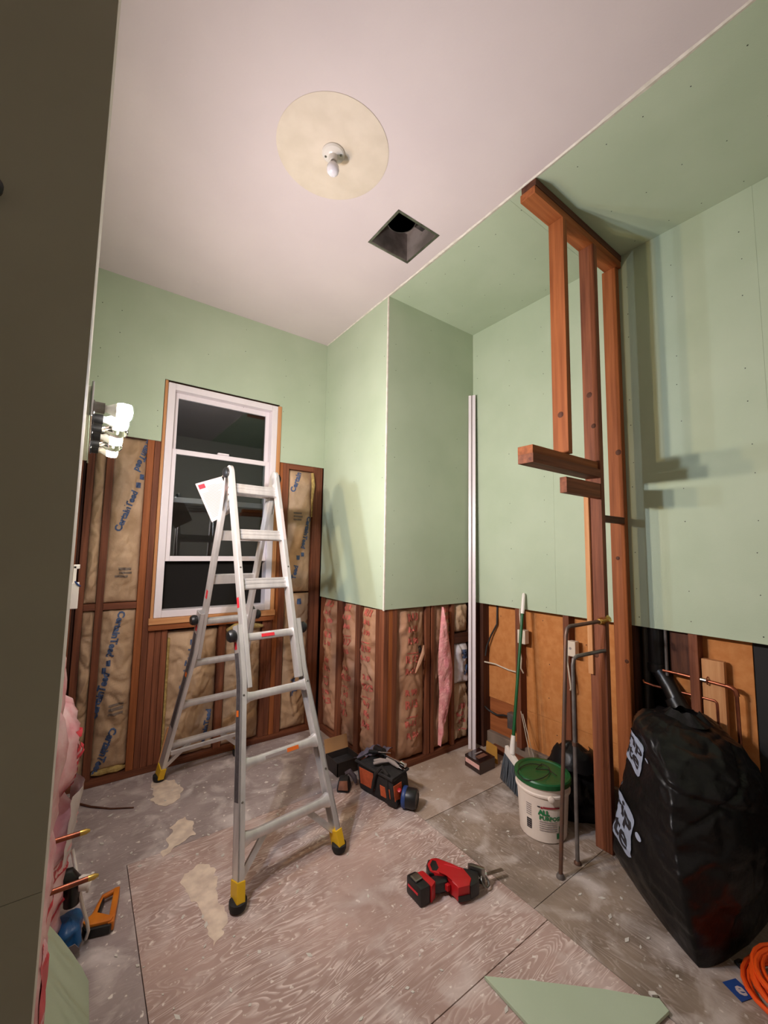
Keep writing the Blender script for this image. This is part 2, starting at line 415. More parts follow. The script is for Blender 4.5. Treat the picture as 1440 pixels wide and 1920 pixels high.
# ================================================================== CEILING (with the square fan opening)
hx0, hx1, hy0, hy1 = 1.402, 1.716, 1.822, 2.128
cb = B()
for a, b_ in (((-1.9, -1.5), (hx0, 3.75)), ((hx1, -1.5), (XA, 3.75)), ((hx0, -1.5), (hx1, hy0)), ((hx0, hy1), (hx1, 3.75))):
    cb.box((a[0], a[1], H), (b_[0], b_[1], H+.03))
ceil = struct('ceiling', cb, 'ceiling_paint', 'pinkish white painted ceiling')
for (y0, y1) in ((-1.0, .15), (.1505, 1.37), (1.3705, YC+.02)):
    obj('drywall_sheet', B().box((XA+.004, y0, H), (XR+.03, y1, H+T), .001), 'greenboard', ceil)
obj('backing_joists', B().box((XA, -1.5, H+T+.002), (3.1, 3.75, H+.04)), 'darkwood_y', ceil)
pe = B(); N = 90; prev = None
g_ = []
for i in range(N+1):
    y = -1.2+(YW+1.2)*i/N; wv = .013+.012*abs(nz3(y*7, 0, 3))+.010*max(0, nz3(y*2.3, 5, 1)); a = XA-wv*.7; c = XA+.004+wv*.6
    if y > YC: c = XA+.002
    g_.append([pe.bm.verts.new(q) for q in ((a, y, H-.0005), (XA-.002, y, H-.006-.004*abs(nz3(y*9, 2, 2))), (c, y, H-.0008))])
for p, q in zip(g_, g_[1:]):
    for k in range(2): pe.bm.faces.new((p[k], p[k+1], q[k+1], q[k]))
obj('ragged_plaster_edge', pe, 'plaster_edge', ceil)
b = B()
for x in (2.0, 2.42, 2.75):
    for i in range(14):
        b.disc((x+random.uniform(-.03, .03), .2+i*.17+random.uniform(-.03, .03), H-.001), (0, 0, -1), .0032)
obj('screw_heads', b, 'screw_dark', ceil, kind='stuff')

# ================================================================== WINDOW WALL
ox0, ox1, oz0, oz1 = .44, 1.40, 1.11, 2.955
b = B()
for (a0, a1, c0, c1) in ((-.25, ox0, 0, H), (ox1, XA+.12, 0, H), (ox0, ox1, 0, oz0-.09), (ox0, ox1, oz1, H)):
    FB.box(b, a0, a1, c0, c1, .105, .13)
wall_back = struct('wall_back', b, 'darkwood_z', 'window wall, green board above, bare studs and insulation below')
for (a0, a1, c0, c1) in ((-.12, ox0-.004, 2.46, H), (ox0-.004, ox1-.02, oz1+.006, H), (ox1-.02, XA, 2.432, H)):
    sheet(FB, wall_back, a0, a1, c0, c1)
screws(FB, wall_back, (.0, .12, .40, .75, 1.05, 1.42, 1.66), [2.55+.17*i for i in range(7)], .35)
S = lambda *a, **k: stud(FB, wall_back, *a, **k)
for (a0, a1) in ((-.075, -.034), (-.012, .030), (.100, .144)): S(a0, a1, .046, 2.55)
S(.350, .396, .046, 2.55, 'orangewood_z'); S(.398, .438, .046, 2.55)
for (a0, a1) in ((.440, .482), (.484, .524), (.526, .566), (.945, 1.0), (1.308, 1.350), (1.352, 1.394)): S(a0, a1, .046, 1.02)
S(1.398, 1.440, .046, 2.46, 'orangewood_z'); S(1.442, 1.498, .046, 2.46)
S(1.752, 1.796, .046, 2.46); S(1.798, 1.846, .046, 2.46)
obj('header', FB.box(B(), 1.50, 1.75, 2.385, 2.44, T, .1, .002), 'redwood_x', wall_back)
obj('sole_plate', FB.box(B(), -.10, 1.846, 0, .045, T-.004, .1, .002), 'redwood_x', wall_back)
obj('blocking', FB.box(B(), .031, .099, 1.192, 1.236, T, .1, .002), 'redwood_x', wall_back)
obj('blocking', FB.box(B(), .145, .349, 1.192, 1.236, T, .1, .002), 'redwood_x', wall_back)
CT = 'CertainTeed'
def ct(surf, o, items): lettering(o, surf, items, 'blue_ink')
# left narrow bay
o, f = batt(FB, wall_back, .031, .099, 1.24, 2.456, seed=1, wrinkle=.02, nu=8)
o, f = batt(FB, wall_back, .031, .099, .05, 1.19, seed=2, wrinkle=.02, nu=8)
o, f = batt(FB, wall_back, .145, .349, 1.24, 2.456, seed=3, bulge=.035)
an = math.atan2(2.10-1.73, .305-.19)
ct(f, o, [(CT, .062, (.243, 1.905), an, .0026), ('bar', .292, .324, 2.085, 2.125), ('bar', .314, .342, 2.15, 2.19), (CT[::1], .062, (.335, 2.36), an+PI, .0026)])
lettering(o, f, [('bar', .22, .30, 1.47, 1.49), ('bar', .225, .305, 1.445, 1.46), ('bar', .20, .28, 1.42, 1.435)], 'grey_ink', 'faint_print')
o, f = batt(FB, wall_back, .145, .349, .09, 1.19, seed=4, bulge=.035)
an2 = math.atan2(1.16-.78, .235-.165)
ct(f, o, [(CT, .062, (.232, 1.02), an2+PI, .0026), ('bar', .188, .214, .80, .84), ('bar', .166, .190, .755, .79), (CT, .062, (.165, .60), an2, .0026), (CT, .062, (.215, .22), an2+PI-.1, .0026)])
lettering(o, f, [('bar', .22, .31, .52, .535), ('bar', .22, .31, .49, .51), ('bar', .22, .31, .46, .475)], 'grey_ink', 'faint_print')
obj('batt_fluff', B().lathe((.15, YW+.05, .07), (1, 0, 0), [(.012, 0), (.024, .05), (.02, .1), (.028, .15), (.012, .2)], 9), 'batt_fluff', wall_back, True)
# below the window
o, f = batt(FB, wall_back, .572, .940, .05, .99, seed=6, bulge=.04)
an3 = math.atan2(.87-.56, .05)
ct(f, o, [(CT, .062, (.715, .70), an3, .0026), ('bar', .728, .76, .885, .925), (CT, .055, (.88, .22), an3, .0026)])
obj('batt_fluff', FB.box(B(), .572, .59, .1, .95, .02, .05, .006), 'batt_fluff', wall_back)
o, f = batt(FB, wall_back, 1.004, 1.304, .05, 1.0, seed=8, bulge=.04)
ct(f, o, [(CT, .062, (1.15, .55), an3+PI, .0026)])
obj('batt_fluff', B().tube([(1.0, YW-.01, .97), (1.06, YW-.03, 1.0), (1.14, YW-.025, 1.01), (1.22, YW-.02, .99), (1.3, YW-.01, .98)], [.012, .022, .018, .022, .012], 8), 'batt_fluff', wall_back, True)
# right bay
o, f = batt(FB, wall_back, 1.502, 1.75, 1.25, 2.38, seed=10, bulge=.03, wrinkle=.006)
an4 = math.atan2(1.62-1.93, 1.65-1.71)
ct(f, o, [('Certain', .066, (1.575, 2.27), math.radians(72), .0026), (CT, .06, (1.69, 1.80), an4, .0026), ('bar', 1.645, 1.675, 1.575, 1.612), ('bar', 1.60, 1.63, 1.545, 1.585), ('Teed', .062, (1.59, 1.43), an4+PI, .0026)])
lettering(o, f, [('bar', 1.56, 1.64, 1.97, 1.985), ('bar', 1.56, 1.65, 1.94, 1.955), ('bar', 1.56, 1.64, 1.91, 1.925)], 'grey_ink', 'faint_print')
obj('batt_fluff', B().tube([(1.735, YW+.01, 2.37), (1.742, YW+.0, 2.25), (1.738, YW+.01, 2.1), (1.742, YW+.015, 1.95)], [.014, .018, .01, .006], 8), 'batt_fluff', wall_back, True)
o, f = batt(FB, wall_back, 1.502, 1.75, .05, 1.235, seed=12, bulge=.035)
ct(f, o, [('bar', 1.62, 1.66, 1.14, 1.19), ('Teed', .062, (1.62, .42), math.radians(100), .0026), ('bar', 1.58, 1.61, .33, .37), (CT, .055, (1.66, .62), math.radians(80), .0026)])

# ------------------------------------------------------------------ window
win = B()
fx0, fx1, fz0, fz1 = .462, 1.360, 1.112, 2.940; fw = .052; FY0, FY1 = YW-.012, YW+.10
for (a0, a1, c0, c1) in ((fx0, fx0+fw, fz0, fz1), (fx1-fw, fx1, fz0, fz1), (fx0+fw, fx1-fw, fz1-fw, fz1), (fx0+fw, fx1-fw, fz0, fz0+fw)):
    win.box((a0, FY0, c0), (a1, FY1, c1), .004)
window = struct('window_1', win, 'white_vinyl', 'white vinyl sash window with its lower sash raised, night outside')
def sash(z0, z1, y0, y1, rail, nm):
    x0, x1 = fx0+fw+.001, fx1-fw-.001; b = B(); s = .034
    b.box((x0, y0, z0), (x0+s, y1, z1), .003); b.box((x1-s, y0, z0), (x1, y1, z1), .003)
    b.box((x0+s, y0, z0), (x1-s, y1, z0+rail), .003); b.box((x0+s, y0, z1-rail), (x1-s, y1, z1), .003)
    o = obj(nm, b, 'white_vinyl', window)
    yc = (y0+y1)/2
    obj('pane', B().box((x0+s-.004, yc-.002, z0+rail-.004), (x1-s+.004, yc+.002, z1-rail+.004)), 'glass', o)
    return o
up_s = sash(2.0, 2.888, YW+.055, YW+.085, .042, 'upper_sash')
lo_s = sash(1.535, 2.42, YW+.012, YW+.046, .04, 'lower_sash')
obj('sash_lock', B().box((.86, YW-.004, 2.42), (.95, YW+.03, 2.435), .004), 'white_vinyl', lo_s)
obj('insect_screen', B().box((fx0+fw, YW+.088, fz0+fw), (fx1-fw, YW+.091, 2.05)), 'screen', window)
for (nm, a, c, mt) in (('side_casing', (.440, YW-.004, 1.03), (.460, YW+.09, 2.955), 'palewood_z'), ('side_casing', (1.362, YW-.008, 1.03), (1.397, YW+.09, 2.945), 'palewood_z'),
        ('sill_board', (.43, YW-.028, 1.065), (1.40, YW+.09, 1.110), 'palewood_x'), ('apron_board', (.432, YW-.018, 1.022), (1.398, YW+.09, 1.063), 'orangewood_x'),
        ('head_gap_shade', (.455, YW+.02, 2.942), (1.36, YW+.09, 2.958), 'darkwood_x')):  # dark strip painted in for the shaded gap above the frame
    obj(nm, B().box(a, c, .002), mt, window)
# night outside: plain dark backdrop wall, added so the panes look onto darkness
nb = struct('wall_outside', B().box((-1.5, 6.0, -1), (5, 6.1, 4.5)), 'night_backdrop', 'plain dark backdrop wall added outside the window for the night')

# ================================================================== CHASE (boxed corner): side and front
wall_cs = struct('wall_chase_side', FS.box(B(), YC+.13, YW+.1, 0, H, .103, .12), 'darkwood_z', 'side of the boxed-out corner, green board over bare insulation')
sheet(FS, wall_cs, YC+.0135, YW, ZD, H)
screws(FS, wall_cs, (2.56, 2.98, 3.25, 3.50), [1.27+.24*i for i in range(10)], .3)
wall_cf = struct('wall_chase_front', FC.box(B(), XA+.10, XR+.2, 0, H, .103, .12), 'darkwood_z', 'front of the boxed-out corner, green board over bare insulation')
sheet(FC, wall_cf, XA+.001, XR, ZD, H)
screws(FC, wall_cf, (1.93, 2.30, 2.62), [1.25+.23*i for i in range(11)], .3)
obj('corner_bead', B().prism([(XA-.0008, YC-.0008, ZD-.006), (XA+.009, YC-.0004, ZD-.006), (XA+.009, YC+.0001, ZD-.006), (XA, YC+.0001, ZD-.006), (XA, YC+.013, ZD-.006), (XA-.0008, YC+.013, ZD-.006)], (0, 0, H-ZD+.002)), 'plaster_edge', wall_cf)
S = lambda *a, **k: stud(FS, wall_cs, *a, **k)
for (a0, a1) in ((3.51, 3.55), (3.155, 3.24), (2.86, 2.93), (2.60, 2.64), (2.535, 2.598)): S(a0, a1, .045, ZD+.1)
obj('sole_plate', FS.box(B(), 2.535, 3.55, 0, .044, T, .1, .002), 'redwood_y', wall_cs)
def red(surf, o, u, v0, v1, sz, flip=0):
    it = []; v = v1; k = 0
    while v > v0:
        it.append((('R13', 'R-13', 'R 90')[k % 3], sz*(1.1 if k % 3 == 0 else .8), (u+random.uniform(-.01, .01), v), flip, .003)); v -= sz*1.25; k += 1
        if k % 4 == 3: it.append(('bar', u-sz*.8, u+sz*.8, v-.004, v+.004)); v -= .05
        if k % 5 == 0: v -= .07
    lettering(o, surf, it, 'red_ink')
for (a0, a1, sd, u) in ((3.242, 3.508, 21, 3.36), (2.932, 3.153, 22, 3.04), (2.642, 2.858, 23, 2.74)):
    o, f = batt(FS, wall_cs, a0, a1, .05, ZD-.003, 'kraft_rose', seed=sd, bulge=.045, wrinkle=.018)
    # lettering runs mirrored so that it reads from the room side
    fm = (lambda f_, uc: (lambda u, v, l=0.0: f_(2*uc-u, v, l)))(f, u)
    red(fm, o, u, .25, 1.15, .06)
S = lambda *a, **k: stud(FC, wall_cf, *a, **k)
for (a0, a1, wd) in ((1.862, 1.905, 'redwood_z'), (1.907, 1.945, 'orangewood_z'), (1.947, 1.99, 'redwood_z'), (2.285, 2.33, 'redwood_z'), (2.345, 2.378, 'redwood_z'), (2.575, 2.610, 'redwood_z'), (2.79, 2.835, 'darkwood_z')):
    S(a0, a1, .045, ZD+.1, wd)
obj('sole_plate', FC.box(B(), 1.862, 2.835, 0, .044, T, .1, .002), 'redwood_x', wall_cf)
obj('blocking', FC.box(B(), 2.612, 2.788, .862, .945, T, .1, .002), 'darkwood_x', wall_cf)
o, f = batt(FC, wall_cf, 1.992, 2.283, .06, ZD-.003, 'kraft_rose', seed=31, bulge=.035, wrinkle=.012)
red(f, o, 2.14, .22, 1.12, .072)
obj('torn_strip', B().tube([(2.24, YC-.012, .90), (2.225, YC-.02, .84), (2.19, YC-.018, .77), (2.155, YC-.014, .70)], [.006, .016, .016, .005], 8), 'kraft_rose', o, True)
lettering(o, f, [('bar', 2.195, 2.235, .84, .90)], 'dark_box', 'torn_hole')
o, f = batt(FC, wall_cf, 2.380, 2.573, .06, ZD-.003, 'kraft_rose', seed=32, bulge=.02, wrinkle=.010)
red(f, o, 2.545, .9, 1.15, .05)
tear = [(2.445, 1.185), (2.47, 1.10), (2.515, .97), (2.55, .80), (2.572, .65), (2.565, .50), (2.53, .38), (2.475, .24), (2.43, .12), (2.405, .10), (2.41, .3), (2.42, .5), (2.405, .68), (2.41, .85), (2.425, 1.0)]
def tearf(s, t):
    v = .1+1.085*t
    def edge(pts):
        for p, q in zip(pts, pts[1:]):
            if min(p[1], q[1]) <= v <= max(p[1], q[1]): return p[0]+(q[0]-p[0])*(v-p[1])/(q[1]-p[1]+1e-9)
        return pts[-1][0]
    r = edge(tear[:10]); l = edge(tear[9:]+tear[:1]); u = l+(r-l)*s
    k = (1-abs(2*s-1)**2)
    return FC.p(u, v, -.004-.03*k-.022*nz3(u*25, v*9, 4)*k-.012*nz3(u*50, v*30, 8)*k)
b = B(); b.grid(tearf, 10, 44); obj('pink_tear', b, 'pink_fluff', o, 'all')
# the bay next to the corner: kraft above, bagged insulation with blue print, kraft below
o, f = batt(FC, wall_cf, 2.612, 2.788, .95, ZD-.003, 'kraft', seed=33, bulge=.03)
o, f = batt(FC, wall_cf, 2.612, 2.788, .52, .858, 'white_film', seed=34, bulge=.05, wrinkle=.02)
lettering(o, f, [('bar', 2.70, 2.75, .73, .79), ('bar', 2.67, 2.72, .77, .81), ('bar', 2.745, 2.775, .60, .67), ('bar', 2.72, 2.74, .59, .62)], 'blue_ink', 'blue_print')
o, f = batt(FC, wall_cf, 2.612, 2.788, .06, .515, 'kraft', seed=35, bulge=.03, wrinkle=.025)
red(f, o, 2.70, .15, .33, .05)

# ================================================================== RIGHT WALL
b = B(); FR.box(b, -1.5, YC+.2, ZD-.02, H, .108, .125)
wall_right = struct('wall_right', b, 'darkwood_z', 'right-hand wall, green board over orange sheathing and bare studs')
for (a0, a1) in ((-1.0, -.71), (-.7095, .51), (.5105, 1.73), (1.7305, YC)): sheet(FR, wall_right, a0, a1, ZD, H)
screws(FR, wall_right, (-.05, .22, .58, .90, 1.17, 1.42, 1.80, 2.12, 2.47), [1.26+.2*i for i in range(12)], .22)
obj('sheathing_panel', FR.box(B(), .655, 1.03, .0, ZD+.1, .092, .106), 'fibreboard', wall_right)
obj('sheathing_panel', FR.box(B(), 1.203, YC+.1, .40, ZD+.1, .092, .106), 'fibreboard', wall_right)
obj('sheathing_panel', FR.box(B(), 1.203, 2.17, .12, .398, .092, .106), 'fibreboard', wall_right)
obj('sheathing_panel', FR.box(B(), 2.172, YC+.1, .12, .398, .100, .112), 'orangewood_y', wall_right)
obj('concrete_curb', FR.box(B(), 1.2, YC+.1, 0, .125, .06, .12, .004), 'concrete', wall_right)
obj('sill_timber', FR.box(B(), 2.05, 2.35, 0, .05, .02, .06, .004), 'redwood_y', wall_right)
obj('void_shade', FR.box(B(), -1.0, .653, 0, ZD+.1, .10, .12), 'black_rubber', wall_right); obj('void_shade', FR.box(B(), 1.0, 1.22, 0, ZD+.1, .19, .2), 'black_rubber', wall_right)  # black sheets put in for the deep shade of the open voids
S = lambda *a, **k: stud(FR, wall_right, *a, **k)
S(2.43, 2.475, 0.0, ZD+.1, 'darkwood_z'); S(2.477, 2.515, 0.0, ZD+.1, 'darkwood_z')
S(2.055, 2.10, .126, ZD+.1); S(1.645, 1.69, 0, ZD+.1); S(1.20, 1.245, 0, ZD+.1, 'darkwood_z')
S(.875, .92, 0, ZD+.1); S(.30, .345, 0, ZD+.1, 'darkwood_z')
obj('scab_board', FR.box(B(), .925, 1.03, .955, ZD+.1, .055, .09, .002), 'darkwood_z', wall_right)
obj('nailer', FR.box(B(), .765, .868, .30, 1.066, .03, .07, .003), 'palewood_z', wall_right)
b = B()
for (u, v) in ((2.3, 1.1), (1.9, 1.12), (1.85, .8), (1.86, .55), (1.56, 1.0), (1.52, .62), (1.8, .3)): b.disc(FR.p(u, v, .0905), (-1, 0, 0), .004)
obj('nail_heads', b, 'screw_dark', wall_right, kind='stuff')

# ================================================================== LEFT WALL, near wall and the shell behind the camera
b = B(); FL.box(b, YN+.13, YW+.1, 0, H, .10, .12)
wall_left = struct('wall_left', b, 'darkwood_z', 'left wall with bare studs and pink insulation')
sheet(FL, wall_left, 1.2, YW, 1.42, H)
for a0 in (1.30, 1.62, 2.02, 2.44, 2.86, 3.28, 3.50): stud(FL, wall_left, a0, a0+.042, .045, 1.40)
obj('sole_plate', FL.box(B(), 1.25, YW, 0, .044, T, .1, .002), 'redwood_y', wall_left)
def pinkfilm(y0, y1, z0, z1, seed, mt, out):
    def surf(u, v, lift=0.0):
        s = (u-y0)/(y1-y0); t = (v-z0)/(z1-z0); s = min(max(s, 0), 1); t = min(max(t, 0), 1)
        pil = (1-abs(2*s-1)**3)*(1-abs(2*t-1)**6)
        w_ = nz3(u*6, v*5+seed, seed)*.5+nz3(u*14+seed, v*12, 2)*.35+(1-abs(nz3(u*5+seed, v*9, 5)))**5*.5
        return Vector((-.055+out*pil*(.75+.5*w_)+.010*w_+lift, u, v))
    b = B(); gg = b.grid(lambda s, t: surf(y0+(y1-y0)*s, z0+(z1-z0)*t), 20, max(10, int((z1-z0)/.03)))
    o = obj('insulation_batt', b, mt, wall_left, 'all'); return o, surf
o, f = pinkfilm(2.06, 2.44, .62, 1.0, 51, 'pink_film', .105)
fm = lambda u, v, l=0.0: f(u, v, l)
lettering(o, fm, [('bar', 2.16, 2.25, .862, .885), ('bar', 2.16, 2.30, .80, .815), ('bar', 2.16, 2.32, .775, .79), ('bar', 2.16, 2.33, .75, .765), ('bar', 2.16, 2.33, .725, .74), ('bar', 2.16, 2.33, .70, .715), ('bar', 2.14, 2.22, .65, .672)], 'red_film_ink', 'red_print', .0015)
o, f = pinkfilm(2.06, 2.44, .05, .63, 52, 'pink_film', .10)
lettering(o, f, [('bar', 2.1, 2.24, .34, .40), ('bar', 2.12, 2.3, .20, .24)], 'red_film_ink', 'red_print', .0015)
def flap(s, t):
    y = 2.1+.34*s; z = .66-.26*t-.05*s
    return Vector((.0+.074*math.sin(PI*min(1, .15+.7*s))*(1-.45*t)+.008*nz3(s*6, t*6, 2), y, z))
b = B(); b.grid(flap, 14, 12); obj('torn_film_flap', b, 'white_film', wall_left, 'all')
o, f = pinkfilm(1.66, 2.02, .05, 1.35, 53, 'pink_film', .045)
lettering(o, f, [('bar', 1.72, 1.9, .25, .3), ('bar', 1.72, 1.9, .42, .46)], 'red_film_ink', 'red_print', .0015)
o, f = pinkfilm(1.345, 1.61, .05, 1.35, 54, 'pink_film', .045)
lettering(o, f, [('bar', 1.40, 1.55, .42, .6), ('bar', 1.42, 1.5, .85, .9)], 'red_film_ink', 'red_print', .0015)
b = B()
b.box((-1.9, YN, 0), (-.0185, YN+T, .966), .0005); b.box((-1.9, YN, .967), (-.0185, YN+T, H), .0005)
wall_near = struct('wall_near', b, 'near_board', 'unlit board wall close on the left of the doorway')
obj('end_stud', B().box((-.07, YN+T+.001, 0), (-.026, YN+.12, H)), 'redwood_z', wall_near)
trim = struct('trim_1', B().box((-.0255, YN+T+.0005, 0), (-.0187, 1.56, H-.001), .001), 'gypsum', 'pale raw board edge at the end of the near wall')
b = B().box((-1.4, -1.0, 0), (-1.37, YN, H)); struct('wall_hall', b, 'rear_wall', 'wall of the dark space left of the camera')
b = B().box((-1.9, -1.03, 0), (3.1, -1.0, H)); struct('wall_rear', b, 'rear_wall', 'wall behind the camera')
b = B().box((-1.9, YN+.13, 0), (-.2, YN+.16, H)); b.box((3.07, -1.0, 0), (3.1, YC+.3, H)); struct('wall_outer', b, 'slab', 'outer shell behind the framing')

# ================================================================== VANITY LIGHT STRIP (the lit lamp)
LY = [1.69+.153*i for i in range(6)]; LZ = 2.12
van = thing('vanity_light', 'chrome vanity light strip with bare bulbs, some lit, on left wall', 'light fixture', (-.05, 2.07, LZ))
obj('wall_box', B().box((-.0495, 1.62, LZ-.05), (-.012, 2.52, LZ+.05), .004), 'white_plastic', van)
obj('front_plate', B().box((-.0118, 1.59, LZ-.058), (-.004, 2.545, LZ+.058), .003), 'chrome', van)
KIND = ['lit_cool', 'lit_white', 'clear_bulb', 'lit_warm', 'clear_bulb', 'lit_far']
for i, y in enumerate(LY):
    so = obj('socket', B().lathe((-.004, y, LZ), (1, 0, 0), [(.024, 0), (.024, .004), (.019, .006), (.019, .034), (.016, .034)], 20), 'black_plastic' if i else 'steel', van, True)
    prof = [(.0125, .030), (.013, .042), (.018, .052), (.026, .068), (.0300, .086), (.0285, .103), (.021, .118), (.010, .1255), (0, .127)]
    lit = KIND[i].startswith('lit')
    if lit:      # LED bulb: plain collar, faintly glowing globe, bright front lens
        obj('bulb_collar', B().lathe((-.004, y, LZ), (1, 0, 0), [(.0125, .030), (.013, .042), (.018, .052), (.0255, .0675), (.02, .067)], 24), 'bulb_collar', van, True)
        bo = obj('bulb', B().lathe((-.004, y, LZ), (1, 0, 0), [(.0225, .0682), (.0258, .0684), (.0300, .086), (.0295, .100), (.0275, .1095), (.024, .1096)], 24), 'bulb_globe', van, True, label='glowing white bulb')
        obj('lens', B().lathe((-.004, y, LZ), (1, 0, 0), [(.0272, .1099), (.0255, .1115), (.018, .1145), (.009, .1163), (0, .117)], 24), KIND[i], bo, 'all')
    else:
        bo = obj('bulb', B().lathe((-.004, y, LZ), (1, 0, 0), prof, 24), KIND[i], van, 'all', label='clear unlit bulb')
    if KIND[i] == 'clear_bulb':
        obj('filament', B().tube([(.035, y-.004, LZ), (.07, y-.008, LZ+.004), (.075, y, LZ-.004), (.07, y+.008, LZ+.004), (.035, y+.004, LZ)], .0012, 6), 'steel', bo)
        obj('stem', B().lathe((.024, y, LZ), (1, 0, 0), [(.006, 0), (.005, .02), (.002, .03)], 10), 'porcelain', bo)

# ================================================================== CEILING LAMP HOLDER, PATCH, FAN
obj_patch = obj('ceiling_disc', B().lathe((.905, 1.735, H+.0), (0, 0, -1), [(.285, .0002), (.285, .002), (.279, .0035), (0, .0036)], 64), 'patch_paint', None, True)
tag(obj_patch, 'large round cream patch on the white ceiling around the bulb', 'ceiling disc')
lh = thing('lamp_holder', 'white porcelain lamp holder with a small unlit bulb on ceiling', 'lamp', (.905, 1.735, H-.004))
obj('base', B().lathe((.905, 1.735, H-.0037), (0, 0, -1), [(.058, 0), (.058, .006), (.052, .013), (.032, .017), (.024, .022), (.021, .048), (.019, .05), (.0, .05)], 30), 'porcelain', lh, True)
for s in (-1, 1):
    obj('screw', B().lathe((.905+s*.030, 1.735-s*.026, H-.017), (0, 0, -1), [(.006, 0), (.006, .004), (0, .005)], 10), 'steel', lh)
obj('bulb', B().lathe((.905, 1.735, H-.0538), (0, 0, -1), [(.013, 0), (.014, .006), (.022, .014), (.030, .028), (.032, .042), (.029, .056), (.019, .067), (0, .072)], 24), 'frosted_bulb', lh, 'all')
fan = thing('exhaust_fan', 'open square exhaust fan housing set into the ceiling', 'exhaust fan', (1.559, 1.975, H))
b = B(); d = .20; t = .006
for (a, c) in (((hx0, hy0), (hx0+t, hy1)), ((hx1-t, hy0), (hx1, hy1)), ((hx0+t, hy0), (hx1-t, hy0+t)), ((hx0+t, hy1-t), (hx1-t, hy1))):
    b.box((a[0], a[1], H+.001), (c[0], c[1], H+d))
b.box((hx0, hy0, H+d), (hx1, hy1, H+d+.006)); obj('housing', b, 'fan_metal', fan)
b = B(); fl_ = .012
for (a, c) in (((hx0-fl_, hy0-fl_), (hx0+.004, hy1+fl_)), ((hx1-.004, hy0-fl_), (hx1+fl_, hy1+fl_)), ((hx0, hy0-fl_), (hx1, hy0+.004)), ((hx0, hy1-.004), (hx1, hy1+fl_))):
    b.box((a[0], a[1], H-.003), (c[0], c[1], H-.0005), .001)
obj('flange', b, 'steel', fan)
fc = Vector((1.50, 1.92, H+.05))
obj('blower_ring', B().lathe(fc, (0, 0, 1), [(.088, 0), (.094, 0), (.094, .14), (.088, .14), (.088, 0)], 40), 'fan_black', fan, True)
for k in range(28):
    a = 2*PI*k/28; c, s = math.cos(a), math.sin(a); p = fc+Vector((c*.075, s*.075, .012))
    obj('blade', B().bar(p, p+Vector((0, 0, .12)), .003, .022, 0, (c+s*.6, s-c*.6, 0)), 'fan_black', fan)
obj('motor', B().lathe(fc, (0, 0, 1), [(0, .005), (.02, .006), (.034, .02), (.036, .13), (0, .132)], 24), 'fan_metal', fan, True)
obj('junction_box', B().box((1.60, 1.84, H+.10), (1.70, 1.95, H+.198), .004), 'fan_black', fan)
obj('wire', B().tube([(1.60, 1.90, H+.12), (1.58, 1.88, H+.09), (1.56, 1.87, H+.08), (1.54, 1.89, H+.10)], .003, 6), 'cable_white', fan, True)

# ================================================================== OPEN STUD FRAME (remains of a partition)
fr_ = thing('stud_frame', 'open wooden stud frame standing between ceiling and floor at right wall', 'stud frame', (2.47, 1.24, 0))
F0, F1 = 1.192, 1.284
def fb(nm, a, c, mt, bv=.003): return obj(nm, B().box(a, c, bv), mt, fr_)
fb('top_plate', (1.852, F0, H-.046), (XR-.002, F1, H-.002), 'darkwood_x'); fb('top_plate', (1.846, F0+.003, H-.091), (XR-.004, F1+.004, H-.047), 'orangewood_x')
def fstud(x0, x1, y0, y1, z0, z1, mt):
    o = fb('stud', (x0, y0, z0), (x1, y1, z1), mt)
    return o
s1 = fstud(2.113, 2.153, F0, F1, 2.196, H-.092, 'orangewood_z')
s2 = fstud(2.457, 2.499, F0, F1+.002, 0.001, H-.092, 'redwood_z')
s3 = fstud(2.790, 2.836, 1.212, 1.302, 0.001, H-.092, 'orangewood_z')
fb('sister_strip', (2.440, F1-.022, .95), (2.4565, F1+.006, 2.02), 'palewood_z', .001)
fb('ledger', (1.80, 1.205, 2.148), (2.4565, 1.295, 2.194), 'orangewood_x'); fb('ledger', (1.78, 1.190, 2.098), (2.4565, 1.280, 2.146), 'redwood_x')
fb('block', (2.09, 1.195, 1.975), (2.4565, 1.236, 2.062), 'redwood_x'); fb('spacer', (2.4995, 1.21, 1.84), (2.789, 1.25, 1.88), 'darkwood_x')
def knot(par, x, y, z, n, r=.012):
    o = obj('knot', B().lathe((x, y, z), n, [(r*1.3, -.001), (r*1.15, .0006), (r*.5, .0026), (0, .0013)], 14), 'darkwood_z', par, True); return o
knot(s1, 2.1125, 1.235, 2.42, (-1, 0, 0), .014); knot(s2, 2.4565, 1.225, 2.42, (-1, 0, 0)); knot(s2, 2.4565, 1.245, 2.62, (-1, 0, 0), .014)
knot(s3, 2.7895, 1.235, 2.31, (-1, 0, 0), .015); knot(s3, 2.7895, 1.262, 1.62, (-1, 0, 0), .01); knot(s3, 2.7895, 1.23, .98, (-1, 0, 0), .01)
knot(s2, 2.4565, 1.25, 1.06, (-1, 0, 0), .012)

